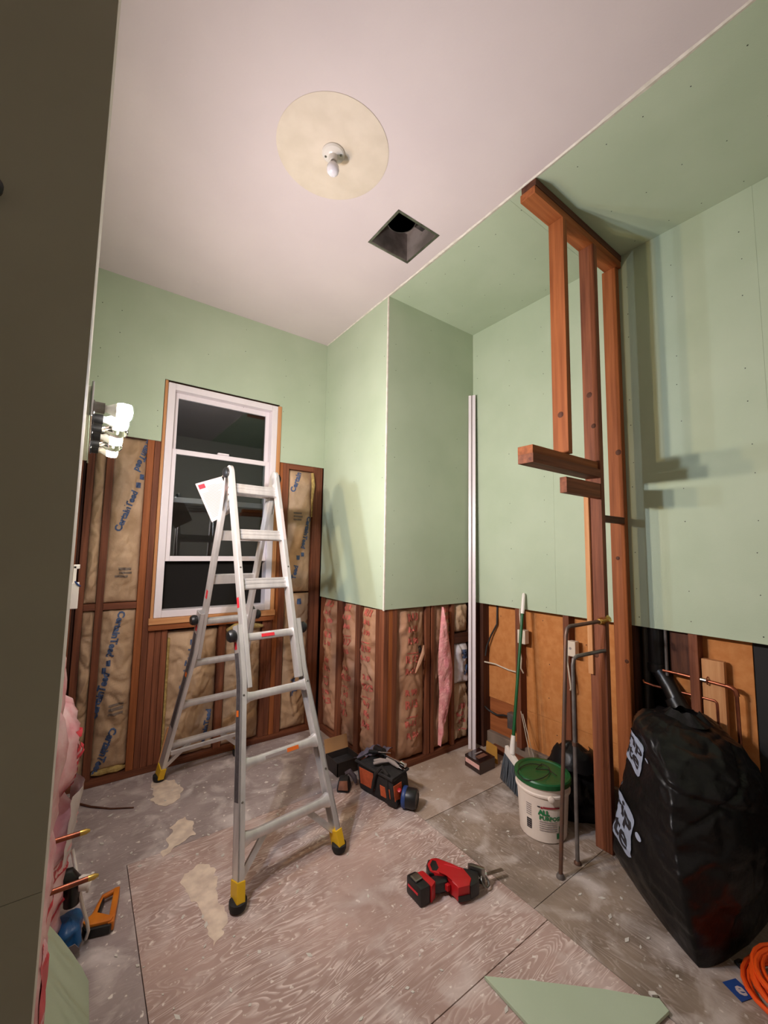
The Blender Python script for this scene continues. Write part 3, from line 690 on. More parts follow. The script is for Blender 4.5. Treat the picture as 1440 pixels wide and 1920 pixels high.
# ================================================================== PLUMBING NEAR THE FRAME
pr = thing('water_riser', 'thin brown copper riser leaning to a brass stop valve on the stud', 'pipe', (2.08, 1.275, 0))
obj('pipe', B().tube([(2.08, 1.275, .0), (2.10, 1.274, .25), (2.175, 1.270, 1.20), (2.185, 1.268, 1.235), (2.20, 1.262, 1.245), (2.385, 1.205, 1.262), (2.41, 1.20, 1.262)], .0105, 12), 'old_pipe', pr, True)
obj('floor_collar', B().lathe((2.08, 1.275, 0.0005), (0, 0, 1), [(.021, 0), (.021, .006), (.014, .02), (.011, .02)], 16), 'galvanised', pr, True)
obj('valve_body', B().tube([(2.40, 1.2, 1.262), (2.425, 1.2, 1.262), (2.445, 1.2, 1.262), (2.456, 1.2, 1.262)], [.016, .022, .022, .016], 12), 'brass', pr, True)
obj('valve_stem', B().tube([(2.425, 1.2, 1.262), (2.425, 1.172, 1.275), (2.425, 1.155, 1.285)], [.013, .013, .02], 10), 'brass', pr, True)
obj('valve_handle', B().bar((2.36, 1.165, 1.278), (2.43, 1.156, 1.288), .02, .008, .002), 'brass', pr)
pr2 = thing('water_riser', 'grey galvanised riser standing upright between bucket and stud frame', 'pipe', (2.242, 1.274, 0))
obj('pipe', B().tube([(2.242, 1.274, 0), (2.242, 1.273, 1.03), (2.246, 1.27, 1.06), (2.265, 1.262, 1.076), (2.42, 1.212, 1.092), (2.456, 1.2, 1.094)], .0105, 12), 'galvanised', pr2, True)
obj('floor_collar', B().lathe((2.242, 1.274, 0.0005), (0, 0, 1), [(.019, 0), (.019, .006), (.013, .016), (.011, .016)], 16), 'old_pipe', pr2, True)
obj('coupling', B().tube([(2.242, 1.2735, .60), (2.242, 1.2735, .62)], .0135, 12), 'old_pipe', pr2, True)
# black drain stack and copper behind the right wall studs
dr = thing('drain_stack', 'black plastic drain stack with an angled branch in the right wall bay', 'pipe', (2.89, 1.11, 0))
obj('stack', B().lathe((2.925, 1.11, .93), (0, 0, 1), [(.052, 0), (.056, .0), (.056, .05), (.050, .055), (.050, .33)], 26), 'abs_pipe', dr, True)
obj('branch', B().tube([(2.925, 1.11, .95), (2.915, 1.09, .93), (2.88, 1.03, .86), (2.82, .93, .70), (2.80, .90, .60), (2.80, .89, .45)], [.052, .046, .044, .044, .044, .044], 18), 'abs_pipe', dr, True)
obj('coupling', B().tube([(2.848, 1.0, .812), (2.833, .963, .753)], .052, 18), 'abs_pipe', dr, True)
obj('vent', B().lathe((2.92, 1.165, .1), (0, 0, 1), [(.03, 0), (.03, 1.17)], 18), 'abs_pipe', dr, True)
cp = thing('copper_pipe', 'upper copper water line strapped to the pale nailer on right wall', 'pipe', (2.86, .9, .95))
obj('pipe', B().tube([(2.868, 1.06, .955), (2.866, .99, .955), (2.863, .86, .951), (2.860, .74, .944), (2.860, .722, .938), (2.862, .715, .92), (2.868, .712, .55)], .009, 12), 'copper', cp, True)
obj('elbow', B().tube([(2.861, .755, .946), (2.860, .735, .943), (2.860, .718, .932), (2.862, .714, .905)], .0125, 12), 'copper', cp, True)
obj('solder_ring', B().tube([(2.8635, .872, .951), (2.863, .845, .9505)], .0125, 12), 'chrome', cp, True)
obj('strap', B().tube([(2.868, .84, .93), (2.852, .84, .935), (2.847, .84, .951), (2.852, .84, .967), (2.868, .84, .972)], .003, 6), 'copper', cp, True)
cp2 = thing('copper_pipe', 'lower copper water line passing behind the angled black drain', 'pipe', (2.875, 1.0, .84))
obj('pipe', B().tube([(2.895, 1.185, .865), (2.893, 1.175, .85), (2.888, 1.12, .846), (2.875, .86, .850), (2.873, .815, .849), (2.873, .806, .842), (2.874, .804, .825), (2.878, .802, .55)], .008, 12), 'copper', cp2, True)
gv = obj('galvanised_pipe', B().tube([(2.87, 1.04, .93), (2.87, 1.04, 1.29)], .009, 12), 'galvanised', None, True); tag(gv, 'slim grey pipe rising beside the black drain stack', 'pipe')

# ================================================================== ELECTRICAL ON THE RIGHT WALL
def jbox(y, z, cat_label, loc):
    o = thing('outlet_box', cat_label, 'outlet box', loc)
    b = B().box((XR-.002, y-.036, z-.055), (XR+.05, y+.034, z+.05), .004); obj('box', b, 'outlet_box', o)
    obj('cover_screw', B().lathe((XR-.0021, y, z), (-1, 0, 0), [(.009, 0), (.009, .002), (.004, .002), (0, .001)], 10), 'print_grey', o); return o
o = jbox(2.035, .985, 'beige wall box behind the broom handle', (XR, 2.035, .985))
obj('cable', B().tube([(XR+.02, 2.055, 1.25), (XR+.012, 2.053, 1.15), (XR+.015, 2.045, 1.035)], .0055, 8), 'cable_white', o, True)
obj('cable', B().tube([(XR+.01, 2.05, .93), (XR+.004, 2.05, .88), (XR-.002, 2.035, .82), (XR+.006, 2.045, .74), (XR+.03, 2.04, .70)], .0055, 8), 'cable_white', o, True)
o = jbox(1.628, .975, 'beige wall box beside the grey riser with a dangling cable', (XR, 1.628, .975))
obj('cable', B().tube([(XR+.01, 1.655, .925), (XR+.004, 1.655, .88), (XR+.004, 1.645, .80), (XR+.002, 1.632, .70), (XR+.004, 1.638, .685)], .0055, 8), 'cable_white', o, True)
cbk = obj('black_cable', B().tube([(XR+.085, 2.33, 1.25), (XR+.08, 2.33, 1.12), (XR+.07, 2.325, 1.03), (XR+.06, 2.38, .93), (XR+.05, 2.42, .83), (XR+.04, 2.427, .75)], .0075, 8), 'cable_black', None, True); tag(cbk, 'black cable curving down the orange sheathing beside the corner stud', 'cable')
cbw = obj('white_cable', B().tube([(XR+.03, 2.43, .70), (XR+.05, 2.33, .70), (XR+.06, 2.2, .68), (XR+.05, 2.10, .685)], .006, 8), 'cable_white', None, True); tag(cbw, 'pale cable running level between the corner stud and next stud', 'cable')
gb = thing('metal_box', 'grey metal box low on the stud left of the broom', 'outlet box', (XR+.06, 2.19, .3))
obj('box', B().box((XR+.03, 2.125, .23), (XR+.085, 2.20, .35), .004), 'galvanised', gb)
obj('cable', B().tube([(XR+.05, 2.20, .315), (XR+.055, 2.26, .305), (XR+.06, 2.32, .285), (XR+.05, 2.40, .30), (XR+.03, 2.43, .33)], .008, 8), 'cable_black', gb, True)
for i, (q, lb) in enumerate((([(XR-.01, 2.04, .42), (XR-.02, 2.00, .30), (XR-.03, 1.95, .12), (XR-.05, 1.90, .01)], 'thin bare wire drooping to the floor right beside the broom'),
        ([(XR+.0, 2.03, .40), (XR-.02, 1.97, .26), (XR-.04, 1.90, .10), (XR-.07, 1.83, .01)], 'thin bare wire drooping to the floor behind the bucket lid'),
        ([(XR+.04, 1.70, .24), (XR-.02, 1.76, .14), (XR-.05, 1.82, .01)], 'thin bare wire rising from behind bucket to the middle stud'))):
    tag(obj('loose_wire', B().tube(q, .0028, 6), 'cable_white', None, True), lb, 'wire')

# ================================================================== LADDER
lad = thing('folding_ladder', 'aluminium multi-position folding ladder standing as an A-frame with yellow feet', 'ladder', (.895, 2.737, 0), .10)
HY, HZ = 0.0, 2.185
SL = math.hypot(.70, 2.185)
def LP(side, x, v, n=0.0):
    """side -1 front / +1 back; x across, v along the rail from the foot, n outwards from the A"""
    ty = .70/SL; tz = 2.185/SL
    return Vector((x, side*(.70 - v*ty + n*tz), v*tz + n*ty))
CX = 0.02
def half_w(v):      # outer rails flare to the feet
    if v > .98: return .187
    return .187 + (.98-v)/.98*.098
for side in (-1, 1):
    for sx in (-1, 1):
        # inner (upper) rail
        r = obj('inner_rail', B().bar(LP(side, sx*.157, .93), LP(side, sx*.157, SL-.05), .026, .062, .003, LP(side, 0, 0, 1)-LP(side, 0, 0, 0)), 'aluminium', lad, local=True)
        pts = [(1.27, .187), (.98, .187), (.90, .194), (.60, half_w(.6)), (.3, half_w(.3)), (.085, half_w(.085))]
        b = B()
        # outer rail: channel swept along the flare (web + two flanges)
        for k, (off, w_, h_) in enumerate(((.012, .006, .068), (0, .03, .006), (0, .03, .006))):
            sec = []
            for (v, x) in pts:
                c = LP(side, sx*x, v, -.004)
                nrm = (LP(side, 0, 0, 1)-LP(side, 0, 0, 0)); xs = Vector((sx, 0, 0))
                if k == 0: q = [c+xs*(off-w_/2)-nrm*h_/2, c+xs*(off+w_/2)-nrm*h_/2, c+xs*(off+w_/2)+nrm*h_/2, c+xs*(off-w_/2)+nrm*h_/2]
                else:
                    sg = 1 if k == 1 else -1; cc = c+nrm*sg*.031
                    q = [cc+xs*(-w_/2)-nrm*.003, cc+xs*(w_/2)-nrm*.003, cc+xs*(w_/2)+nrm*.003, cc+xs*(-w_/2)+nrm*.003]
                sec.append([b.bm.verts.new(p) for p in q])
            for A_, Q_ in zip(sec, sec[1:]):
                for i in range(4): b.bm.faces.new((A_[i], A_[(i+1) % 4], Q_[(i+1) % 4], Q_[i]))
            b.bm.faces.new(list(reversed(sec[0]))); b.bm.faces.new(sec[-1])
        orl = obj('outer_rail', b, 'aluminium', lad, local=True)
        # foot: yellow boot and black rubber
        x = half_w(.05)
        ft = obj('foot', B().bar(LP(side, sx*half_w(.03), .035, -.004), LP(side, sx*half_w(.11), .115, -.004), .040, .078, .004, LP(side, 0, 0, 1)-LP(side, 0, 0, 0)), 'yellow_plastic', lad, local=True, label='yellow plastic foot')
        zc = LP(side, sx*half_w(.02), .02, -.004)
        obj('rubber_pad', B().lathe((zc.x, zc.y, .0005), (0, 0, 1), [(.020, 0), (.034, .006), (.040, .02), (.040, .042), (.03, .046)], 20), 'black_rubber', ft, True, local=True)
        # lock knob at the fourth rung
        kc = LP(side, sx*.203, 1.215, -.004)
        obj('lock_knob', B().lathe(kc, (sx, 0, 0), [(.016, 0), (.03, .004), (.034, .014), (.034, .03), (.026, .042), (0, .045)], 18), 'black_plastic', lad, True, local=True)
        # brace from rail to the lowest rung
        b = B().bar(LP(side, sx*(half_w(.11)-.012), .11, -.012), LP(side, sx*.115, .255, -.012), .03, .016, .001, LP(side, 0, 0, 1)-LP(side, 0, 0, 0))
        obj('brace', b, 'aluminium', lad, local=True)
    for k in range(7):
        v = .272+.3115*k; nrm = LP(side, 0, 0, 1)-LP(side, 0, 0, 0); upv = LP(side, 0, 1)-LP(side, 0, 0)
        if k < 4:
            xw = half_w(v)-.012
            if k == 3: xw = .187
            # outer rung: waisted tube, flattened and spread at the ends
            b = B(); sec = []
            for q in range(13):
                s = -1+2*q/12; e = max(0, (abs(s)-.72)/.28); hh = .022+.016*e*e; tt = .019+.008*e
                c = LP(side, s*xw, v-.010, .0); dz = .0
                ring = []
                for a in range(12):
                    ca, sa = math.cos(2*PI*a/12), math.sin(2*PI*a/12)
                    ca = math.copysign(abs(ca)**.6, ca); sa = math.copysign(abs(sa)**.6, sa)
                    ring.append(b.bm.verts.new(c+upv*hh*sa+nrm*tt*ca))
                sec.append(ring)
            for A_, Q_ in zip(sec, sec[1:]):
                for i in range(12): b.bm.faces.new((A_[i], A_[(i+1) % 12], Q_[(i+1) % 12], Q_[i]))
            b.bm.faces.new(list(reversed(sec[0]))); b.bm.faces.new(sec[-1])
            ru = obj('rung', b, 'aluminium', lad, True, local=True)
        else:
            prof = [(-.032, -.012), (-.032, .012), (-.026, .015), (-.012, .015), (-.009, .012), (-.004, .012), (-.001, .016), (.010, .016), (.013, .012), (.018, .012), (.021, .015), (.030, .015), (.032, .012), (.032, -.012)]
            poly = [LP(side, -.146, v-.014)+upv*a+nrm*c for a, c in prof]
            ru = obj('rung', B().prism(poly, (.292, 0, 0)), 'aluminium', lad, local=True)
        if k == 0:
            t0, t1 = LP(side, -.245, v-.035, -.045), LP(side, .245, v-.035, -.045)
            obj('lower_tread', B().bar(t0, t1, .012, .030, .002, upv), 'aluminium', lad, local=True)
        if side < 0 and k == 3:
            cst = LP(side, -.02, v-.010, .0205)
            obj('red_sticker', B().bar(cst-Vector((.04, 0, 0)), cst+Vector((.04, 0, 0)), .0015, .018, 0, upv), 'red_sticker', ru, local=True)
        if side < 0 and k == 1:
            cst = LP(side, .06, v-.010, .0205)
            obj('orange_sticker', B().bar(cst-Vector((.035, 0, 0)), cst+Vector((.035, 0, 0)), .0015, .020, 0, upv), 'orange_sticker', ru, local=True)
            cst = LP(side, -.04, v-.010, .0203)
            obj('grey_sticker', B().bar(cst-Vector((.06, 0, 0)), cst+Vector((.06, 0, 0)), .0012, .016, 0, upv), 'print_grey', ru, local=True)
    # long dark instruction strip on the left rail, coloured tabs
    for (v0, v1, mt, nm) in ((.42, 1.12, 'dark_sticker', 'instruction_strip'), (1.14, 1.18, 'red_sticker', 'red_tab'), (.80, .83, 'orange_sticker', 'orange_tab'), (1.37, 1.43, 'red_sticker', 'red_tab')):
        pts = [v0+(v1-v0)*i/8 for i in range(9)]; b = B(); rows = []
        for v in pts:
            x = -(half_w(v) if v < 1.27 else .157)-(.0158 if v < 1.27 else .0138)
            if .9 < v < .98: x = -.187-(.98-v)/.08*.007-.0158
            rows.append([b.bm.verts.new(LP(side, x-.0004*(nm != 'instruction_strip'), v, q)) for q in ((-.03, .018) if nm == 'instruction_strip' else (-.026, .004))])
        for A_, Q_ in zip(rows, rows[1:]): b.bm.faces.new((A_[0], A_[1], Q_[1], Q_[0]))
        obj(nm, b, mt, lad, local=True)
    # white-and-red label on the upper right rail
    c0 = LP(side, .157, 1.78, .0318); c1 = LP(side, .157, 2.0, .0318)
    if side < 0:
        obj('white_label', B().bar(c0, c1, .02, .001, 0, LP(side, 0, 0, 1)-LP(side, 0, 0, 0)), 'paper', lad, local=True)
for sx in (-1, 1):
    c = Vector((sx*.157, 0, HZ-.055))
    h_ = obj('hinge', B().lathe(c-Vector((sx*.013, 0, 0)), (sx, 0, 0), [(.042, 0), (.050, .004), (.050, .022), (.042, .026)], 28), 'aluminium', lad, True, local=True)
    obj('hinge_plate', B().prism([(c.x+sx*.0135, -.045, HZ-.30), (c.x+sx*.0135, -.012, HZ-.02), (c.x+sx*.0135, .012, HZ-.02), (c.x+sx*.0135, .045, HZ-.30), (c.x+sx*.0135, .0, HZ-.16)], (sx*.005, 0, 0)), 'steel', h_, local=True)
    obj('hinge_lock', B().lathe(c+Vector((sx*.014, 0, 0)), (sx, 0, 0), [(.03, 0), (.034, .006), (.034, .018), (.024, .026), (0, .027)], 18), 'black_plastic', h_, True, local=True)
    for k in range(3):
        obj('rivet', B().lathe(c+Vector((sx*.0185, -.03-.012*k, -.10-.045*k)), (sx, 0, 0), [(.006, 0), (.005, .003), (0, .004)], 10), 'chrome', h_, True, local=True)
for k in (-1, 1):      # bolts seen along the rails
    for v in (.42, .9, 1.6):
        c = LP(-1, k*(half_w(v) if v < 1.27 else .157), v, .03)
        obj('rivet', B().lathe(c, LP(-1, 0, 0, 1)-LP(-1, 0, 0, 0), [(.006, 0), (.005, .003), (0, .004)], 8), 'steel', lad, local=True)
# instruction sheet hanging from the ladder's left hinge
pp = thing('instruction_sheet', 'white printed paper sheet hanging from left top of the ladder', 'paper', (.70, 2.86, 1.9))
def sheet_pt(s, t):
    tl, tr, br, bl = Vector((.565, 2.87, 2.058)), Vector((.725, 2.865, 2.125)), Vector((.835, 2.87, 1.905)), Vector((.685, 2.88, 1.815))
    p = tl*(1-s)*(1-t)+tr*s*(1-t)+br*s*t+bl*(1-s)*t; p.y += .012*math.sin(PI*s)*math.sin(PI*t*1.3)+.01*t; return p
b = B(); gg = b.grid(sheet_pt, 8, 10); obj('page', b, 'paper', pp, 'all')
b = B()
for i in range(22):
    t = .14+.036*i; s1_ = .94 if i % 5 else .7; s0_ = .08 if i > 3 else .35
    b.grid(lambda a, c: sheet_pt(s0_+(s1_-s0_)*a, t+.012*c)+Vector((0, -.0015, 0)), 4, 2)
obj('printed_lines', b, 'print_grey', pp)
b = B(); b.grid(lambda a, c: sheet_pt(.06+.24*a, .05+.11*c)+Vector((0, -.0018, 0)), 3, 3); obj('red_block', b, 'red_sticker', pp)
obj('hang_tie', B().tube([(.725, 2.865, 2.12), (.735, 2.85, 2.14), (.745, 2.82, 2.13)], .0015, 6), 'cable_white', pp)

# ================================================================== LEANING TRIM, BROOM, BUCKET
tr = thing('corner_trim', 'tall white grooved trim strip leaning in the corner of the green walls', 'trim strip', (2.735, 2.46, 0))
p0, p1 = Vector((2.735, 2.455, .001)), Vector((2.792, 2.492, 3.075))
dx = Vector((.5, -.87, 0)).normalized(); dy = Vector((.87, .5, 0)).normalized()
for k, (o0, o1, dd, nm) in enumerate(((-.030, -.006, 0, 'flat_strip'), (-.004, .003, .006, 'groove'), (.005, .032, 0, 'flat_strip'))):
    P = []
    for base in (p0, p1):
        P += [base+dx*o0+dy*dd, base+dx*o1+dy*dd, base+dx*o1+dy*.014, base+dx*o0+dy*.014]
    obj(nm, B().hexa(P, .001), 'white_vinyl' if nm != 'groove' else 'print_grey', tr)
br = thing('broom', 'angled broom with green handle and white grip leaning on right wall', 'broom', (2.54, 1.88, 0))
hb, ht = Vector((2.575, 1.925, .29)), Vector((2.822, 1.990, 1.33))
hd = (ht-hb).normalized()
obj('handle', B().tube([hb, ht-hd*.145], .0115, 14), 'green_handle', br, True)
obj('grip', B().tube([ht-hd*.16, ht-hd*.14, ht-hd*.02, ht-hd*.006, ht], [.0135, .015, .0135, .010, .004], 14), 'white_plastic', br, True)
obj('socket', B().tube([hb-hd*.07, hb+hd*.05], [.022, .016], 14), 'white_plastic', br, True)
e = Vector((-.38, -.92, 0)).normalized(); nn = Vector((.92, -.38, 0)).normalized()
c = hb-hd*.07
A_, Q_ = c-e*.075+Vector((0, 0, .015)), c+e*.105+Vector((0, 0, -.03))
obj('head', B().hexa([A_-nn*.02-Vector((0,0,.04)), Q_-nn*.02-Vector((0,0,.035)), Q_+nn*.02-Vector((0,0,.035)), A_+nn*.02-Vector((0,0,.04)), A_-nn*.014+Vector((0,0,.012)), Q_-nn*.014, Q_+nn*.014, A_+nn*.014+Vector((0,0,.012))], .006), 'white_plastic', br, True)
b = B()
for i in range(26):
    for j in range(4):
        s = i/25; p = A_.lerp(Q_, s)+nn*(j-1.5)*.010-Vector((0, 0, .036))
        q = Vector((p.x, p.y, 0.004+.002*random.random()))-e*(.03-.045*s)+nn*(j-1.5)*.012+Vector((random.uniform(-.005, .005), random.uniform(-.005, .005), 0))
        b.tube([p, p.lerp(q, .5)+nn*random.uniform(-.004, .004), q], [.0035, .0042, .003], 5)
obj('bristles', b, 'bristle', br, kind='stuff')
bx, by = 2.34, 1.54
bk = thing('pail', 'white joint compound pail with a green lid beside the pipes', 'bucket', (bx, by, 0))
R0, R1, HB = .132, .150, .325
obj('body', B().lathe((bx, by, .0005), (0, 0, 1), [(R0-.006, 0), (R0, .006), (R1-.004, .245), (R1+.005, .252), (R1+.006, .262), (R1, .268), (R1+.003, .300), (R1-.002, .302)], 56), 'bucket_white', bk, True)
lid = obj('lid', B().lathe((bx, by, .2985), (0, 0, 1), [(R1+.004, 0), (R1+.011, .003), (R1+.012, .028), (R1+.006, .035), (R1-.012, .036), (R1-.018, .030), (R1-.03, .029), (0, .029)], 56), 'green_plastic', bk, True, label='dark green plastic lid')
for s in (-1, 1):
    obj('handle_lug', B().lathe((bx+s*.10, by+s*.118, .255), (s*.64, s*.76, 0), [(.018, 0), (.018, .012), (.01, .016)], 14), 'bucket_white', bk, True)
cam_a = math.atan2(-by, -bx)          # direction of the camera from the pail
def bsurf(u, v):                       # wrap: u metres round from the camera side, rightwards positive
    r = R0+(R1-R0)*min(max(v, 0), .25)/.25+.0012; a = cam_a+u/r
    return Vector((bx+r*math.cos(a), by+r*math.sin(a), v))
def bk_text(nm, items, mt):
    b = B()
    for it in items:
        if it[0] == 'bar': quad_add(b, *it[1:], bsurf, 8, 2)
        else: text_add(b, it[0], it[1], bsurf, it[3], 0, it[2], .02)
    obj(nm, b, mt, bk)
bk_text('lettering', [('ALL', .036, (.005, .170), .0026), ('PURPOSE', .031, (.043, .140), .0014)], 'green_ink')
bk_text('brand_band', [('bar', .0, .095, .196, .206), ('bar', -.012, -.002, .192, .204)], 'maroon_ink')
bk_text('dark_band', [('bar', -.03, -.014, .197, .204), ('bar', -.095, -.065, .06, .115)], 'bag_ink')
bk_text('small_print', [('bar', -.02, .08, .118-.012*i, .118-.012*i+.005) for i in range(5)]+[('bar', -.098, -.066, .135+.012*i, .135+.012*i+.005) for i in range(6)]+[('bar', -.092, -.068, .066+.012*i, .066+.012*i+.004) for i in range(4)], 'print_grey')
bk_text('green_corner', [('bar', .075, .125, .03, .06), ('bar', .09, .125, .06, .10), ('bar', .105, .13, .1, .13)], 'green_ink')
wr_ = [(bx-.06+.125*math.cos(.2+a)*(.9 if a < 3 else 1), by+.02+.075*math.sin(.2+a), .3335+.004*abs(math.sin(a*1.7))) for a in [i*.22 for i in range(30)]]
wr2 = [(bx-.09, by+.07, .331), (bx-.02, by+.01, .335), (bx+.03, by-.04, .333), (bx+.06, by-.09, .331)]
tag(obj('wire_loop', B().tube(wr_+[(bx-.02, by+.03, .335), (bx+.04, by-.02, .334), (bx+.02, by-.08, .3335)], .0025, 6), 'cable_black', None, True), 'thin black wire coiled on the green pail lid', 'wire')

# ================================================================== RUBBISH BAGS
def sack(name, label, cen, foot, hgt, seed, top_fn, nu=110, nv=64, parent_extra=None, crease=1.0, lim=None):
    """foot: [(angle_deg, radius at floor, radius at mid height, radius near top)]"""
    foot = sorted(foot)
    def rad(a, k):
        a = a % 360
        for (p, q) in zip(foot, foot[1:]+[(foot[0][0]+360,)+foot[0][1:]]):
            aa = a if a >= foot[0][0] else a+360
            if p[0] <= aa <= q[0]:
                s = (aa-p[0])/(q[0]-p[0]); s = s*s*(3-2*s)*.5+s*.5; return p[k]+(q[k]-p[k])*s
        return foot[0][k]
    def surf(a, t, lift=0.0):
        """a degrees, t 0..1 up the side, beyond 1 over the top to the middle (t = 1.5)"""
        if t <= .5: s = t/.5; s = s*s*(3-2*s); r = rad(a, 1)*(1-s)+rad(a, 2)*s
        else: s = min(1, (t-.5)/.5); s = s*s*(3-2*s); r = rad(a, 2)*(1-s)+rad(a, 3)*s
        ar = math.radians(a); cx, cy = math.cos(ar), math.sin(ar)
        z = hgt*min(t, 1)
        tf, dxy = top_fn(ar, t)
        # creases: long soft folds plus short sharp tension lines
        f1 = nz3(cx*1.6+seed, cy*1.6, z*3.2)*.045
        f2 = -(1-abs(nz3(cx*2.3+seed+4, cy*2.3, z*5.5+cx)))**8*.030*crease
        f3 = nz3(cx*5+seed, cy*5, z*16)*.008+(abs(nz3(cx*3, cy*3+seed, z*22+2*cx)))*.012
        env = min(1, .35+t*3)
        r2 = r+(f1+f2+f3)*env
        if t > 1: s = (t-1)/.5; r2 *= math.sqrt(max(0, 1-s))*(1-.15*s); z = hgt+tf*s+.03*nz3(cx*2*(1-s)+seed, cy*2*(1-s), 3)*(1-s)
        x, y = cen[0]+dxy[0]+cx*(r2+lift), cen[1]+dxy[1]+cy*(r2+lift)
        if lim: x = min(x, lim)
        return Vector((x, y, max(.0015, z+tf*max(0, t-.7)*.0)))
    o = thing(name, label, 'rubbish bag', (cen[0], cen[1], 0)); b = B()
    rows = []
    for j in range(nv):
        t = 1.5*j/(nv-1)
        if j == nv-1: rows.append([b.bm.verts.new(surf(0, 1.5))]); break
        rows.append([b.bm.verts.new(surf(360*i/nu, t)) for i in range(nu)])
    for A_, Q_ in zip(rows, rows[1:]):
        for i in range(nu):
            k = (i+1) % nu
            if len(Q_) == 1: b.bm.faces.new((A_[i], A_[k], Q_[0]))
            else: b.bm.faces.new((A_[i], A_[k], Q_[k], Q_[i]))
    b.bm.faces.new(list(reversed(rows[0])))
    obj('bag_film', b, 'black_film', o, 'all')
    return o, surf
CAGE = [  # rings bottom to top; corners: left-back, ridge, front, front-right, wall side, back
 [(2.40,1.10,.002),(2.108,.70,.002),(2.40,.61,.002),(2.77,.59,.002),(2.80,.80,.002),(2.76,1.10,.002)],
 [(2.27,1.10,.17),(2.075,.715,.18),(2.39,.585,.18),(2.79,.565,.18),(2.815,.80,.18),(2.77,1.12,.18)],
 [(2.34,1.09,.40),(2.062,.745,.41),(2.39,.575,.40),(2.79,.555,.38),(2.815,.80,.4),(2.77,1.12,.4)],
 [(2.42,1.075,.58),(2.105,.775,.60),(2.40,.59,.55),(2.79,.58,.48),(2.81,.80,.58),(2.77,1.11,.58)],
 [(2.435,1.06,.69),(2.16,.80,.675),(2.44,.60,.62),(2.78,.60,.54),(2.80,.80,.66),(2.77,1.10,.69)],
 [(2.40,1.03,.785),(2.25,.86,.755),(2.47,.66,.70),(2.76,.64,.63),(2.79,.80,.74),(2.75,1.05,.785)],
 [(2.50,.98,.805),(2.40,.87,.795),(2.54,.75,.765),(2.70,.72,.73),(2.74,.82,.79),(2.68,.98,.805)],
 [(2.57,.88,.800)]*6]
def cr(p0, p1, p2, p3, t):
    return 0.5*((2*p1)+(-p0+p2)*t+(2*p0-5*p1+4*p2-p3)*t*t+(-p0+3*p1-3*p2+p3)*t**3)
BCEN = Vector((2.48, .86, .4))
def bag_surf(a, t, lift=0.0):
    """a 0..6 round the bag (0 left-back, 1 front ridge), t 0..7 up"""
    n = len(CAGE)
    def ring(k, a):
        R = [Vector(q) for q in CAGE[min(max(k, 0), n-1)]]; i = int(math.floor(a)) % 6; f_ = a-math.floor(a)
        c = cr(R[i-1], R[i], R[(i+1) % 6], R[(i+2) % 6], f_); l = R[i].lerp(R[(i+1) % 6], f_); return c*.45+l*.55
    k = min(int(t), n-2); f_ = t-k
    p = cr(ring(k-1, a), ring(k, a), ring(k+1, a), ring(k+2, a), f_)
    d = p-BCEN; d.z *= .3 if t < 5 else 1.0; d.normalize()
    e = min(1, t*1.2)*(1 if t < 6 else max(0, 7-t))
    x, y, z = p
    near_ridge = math.exp(-((a-1.0)/.28)**2)
    w_ = .022*nz3(x*5+3, y*5, z*4) + .018*(1-abs(nz3(x*4+1, y*4+z*5, z*7-x*3)))**4 - .010*(1-abs(nz3(x*7+5, y*7-z*4, z*9)))**5 - .004
    w_ *= .4+.6*min(1, min(a, 6-a)/.7)
    w_ += near_ridge*.013*nz3(a*2.5+z*4, z*30, 3)+.004*nz3(a*7, z*40+a*5, 8)
    w_ -= .018*max(0, 1-abs(z-.50-.16*(a-1.2))/.018)*(1 if 1 < a < 2.6 else 0)*min(1, max(0, (a-1)*4))
    w_ -= .014*max(0, 1-abs(z-.64+.10*(a-1))/.02)*(1 if .2 < a < 2.2 else 0)
    q = p+d*(w_*e+lift); q.x = min(q.x, XR-.012); q.z = max(q.z, .0015); return q
bag = thing('rubbish_bag', 'big full black plastic rubbish bag standing against the right wall', 'rubbish bag', (2.48, .86, 0))
b = B(); NA, NT = 150, 120; rows = [[b.bm.verts.new(bag_surf(6*i/NA, 6.97*j/NT)) for i in range(NA)] for j in range(NT+1)]
for A_, Q_ in zip(rows, rows[1:]):
    for i in range(NA): b.bm.faces.new((A_[i], A_[(i+1) % NA], Q_[(i+1) % NA], Q_[i]))
b.bm.faces.new(list(reversed(rows[0]))); b.bm.faces.new(rows[-1])
obj('bag_film', b, 'black_film', bag, 'all')
def bag_label(par, a0, a1, t0, t1, lines, skew=0.0, nm='brand_label'):
    """pale rounded label printed on the film; u 0..1 left to right, v 0..1 up"""
    def pt(u, v, l): return bag_surf((a0+(a1-a0)*u) % 6, t0+(t1-t0)*v-skew*u, l)
    b = B()
    def rnd(s, t):
        k = .14; dv = 0
        if s < k: dv = k-math.sqrt(max(0, k*k-(k-s)**2))
        if s > 1-k: dv = k-math.sqrt(max(0, k*k-(s-1+k)**2))
        return pt(s, dv*.6+(1-1.2*dv)*t, .005)
    b.grid(rnd, 24, 24); lo = obj(nm, b, 'bag_label', par, 'all')
    b = B()
    for (tx, sz, at) in lines: text_add(b, tx, sz, lambda u, v: pt(u, v, .0072), .012, 0, at, .06)
    obj('lettering', b, 'bag_ink', lo)
    b = B()
    ctr = b.bm.verts.new(pt(1.13, .74, .007)); rim_ = [b.bm.verts.new(pt(1.13+.06*math.cos(x_), .74+.055*math.sin(x_), .007)) for x_ in [k*2*PI/14 for k in range(14)]]
    for k in range(14): b.bm.faces.new((ctr, rim_[k], rim_[(k+1) % 14]))
    obj('round_mark', b, 'bag_label', lo)
bag_label(bag, -.40, .36, 1.50, 2.26, [('Grip', .50, (.52, .72)), ('Rite', .50, (.52, .27))], .30)
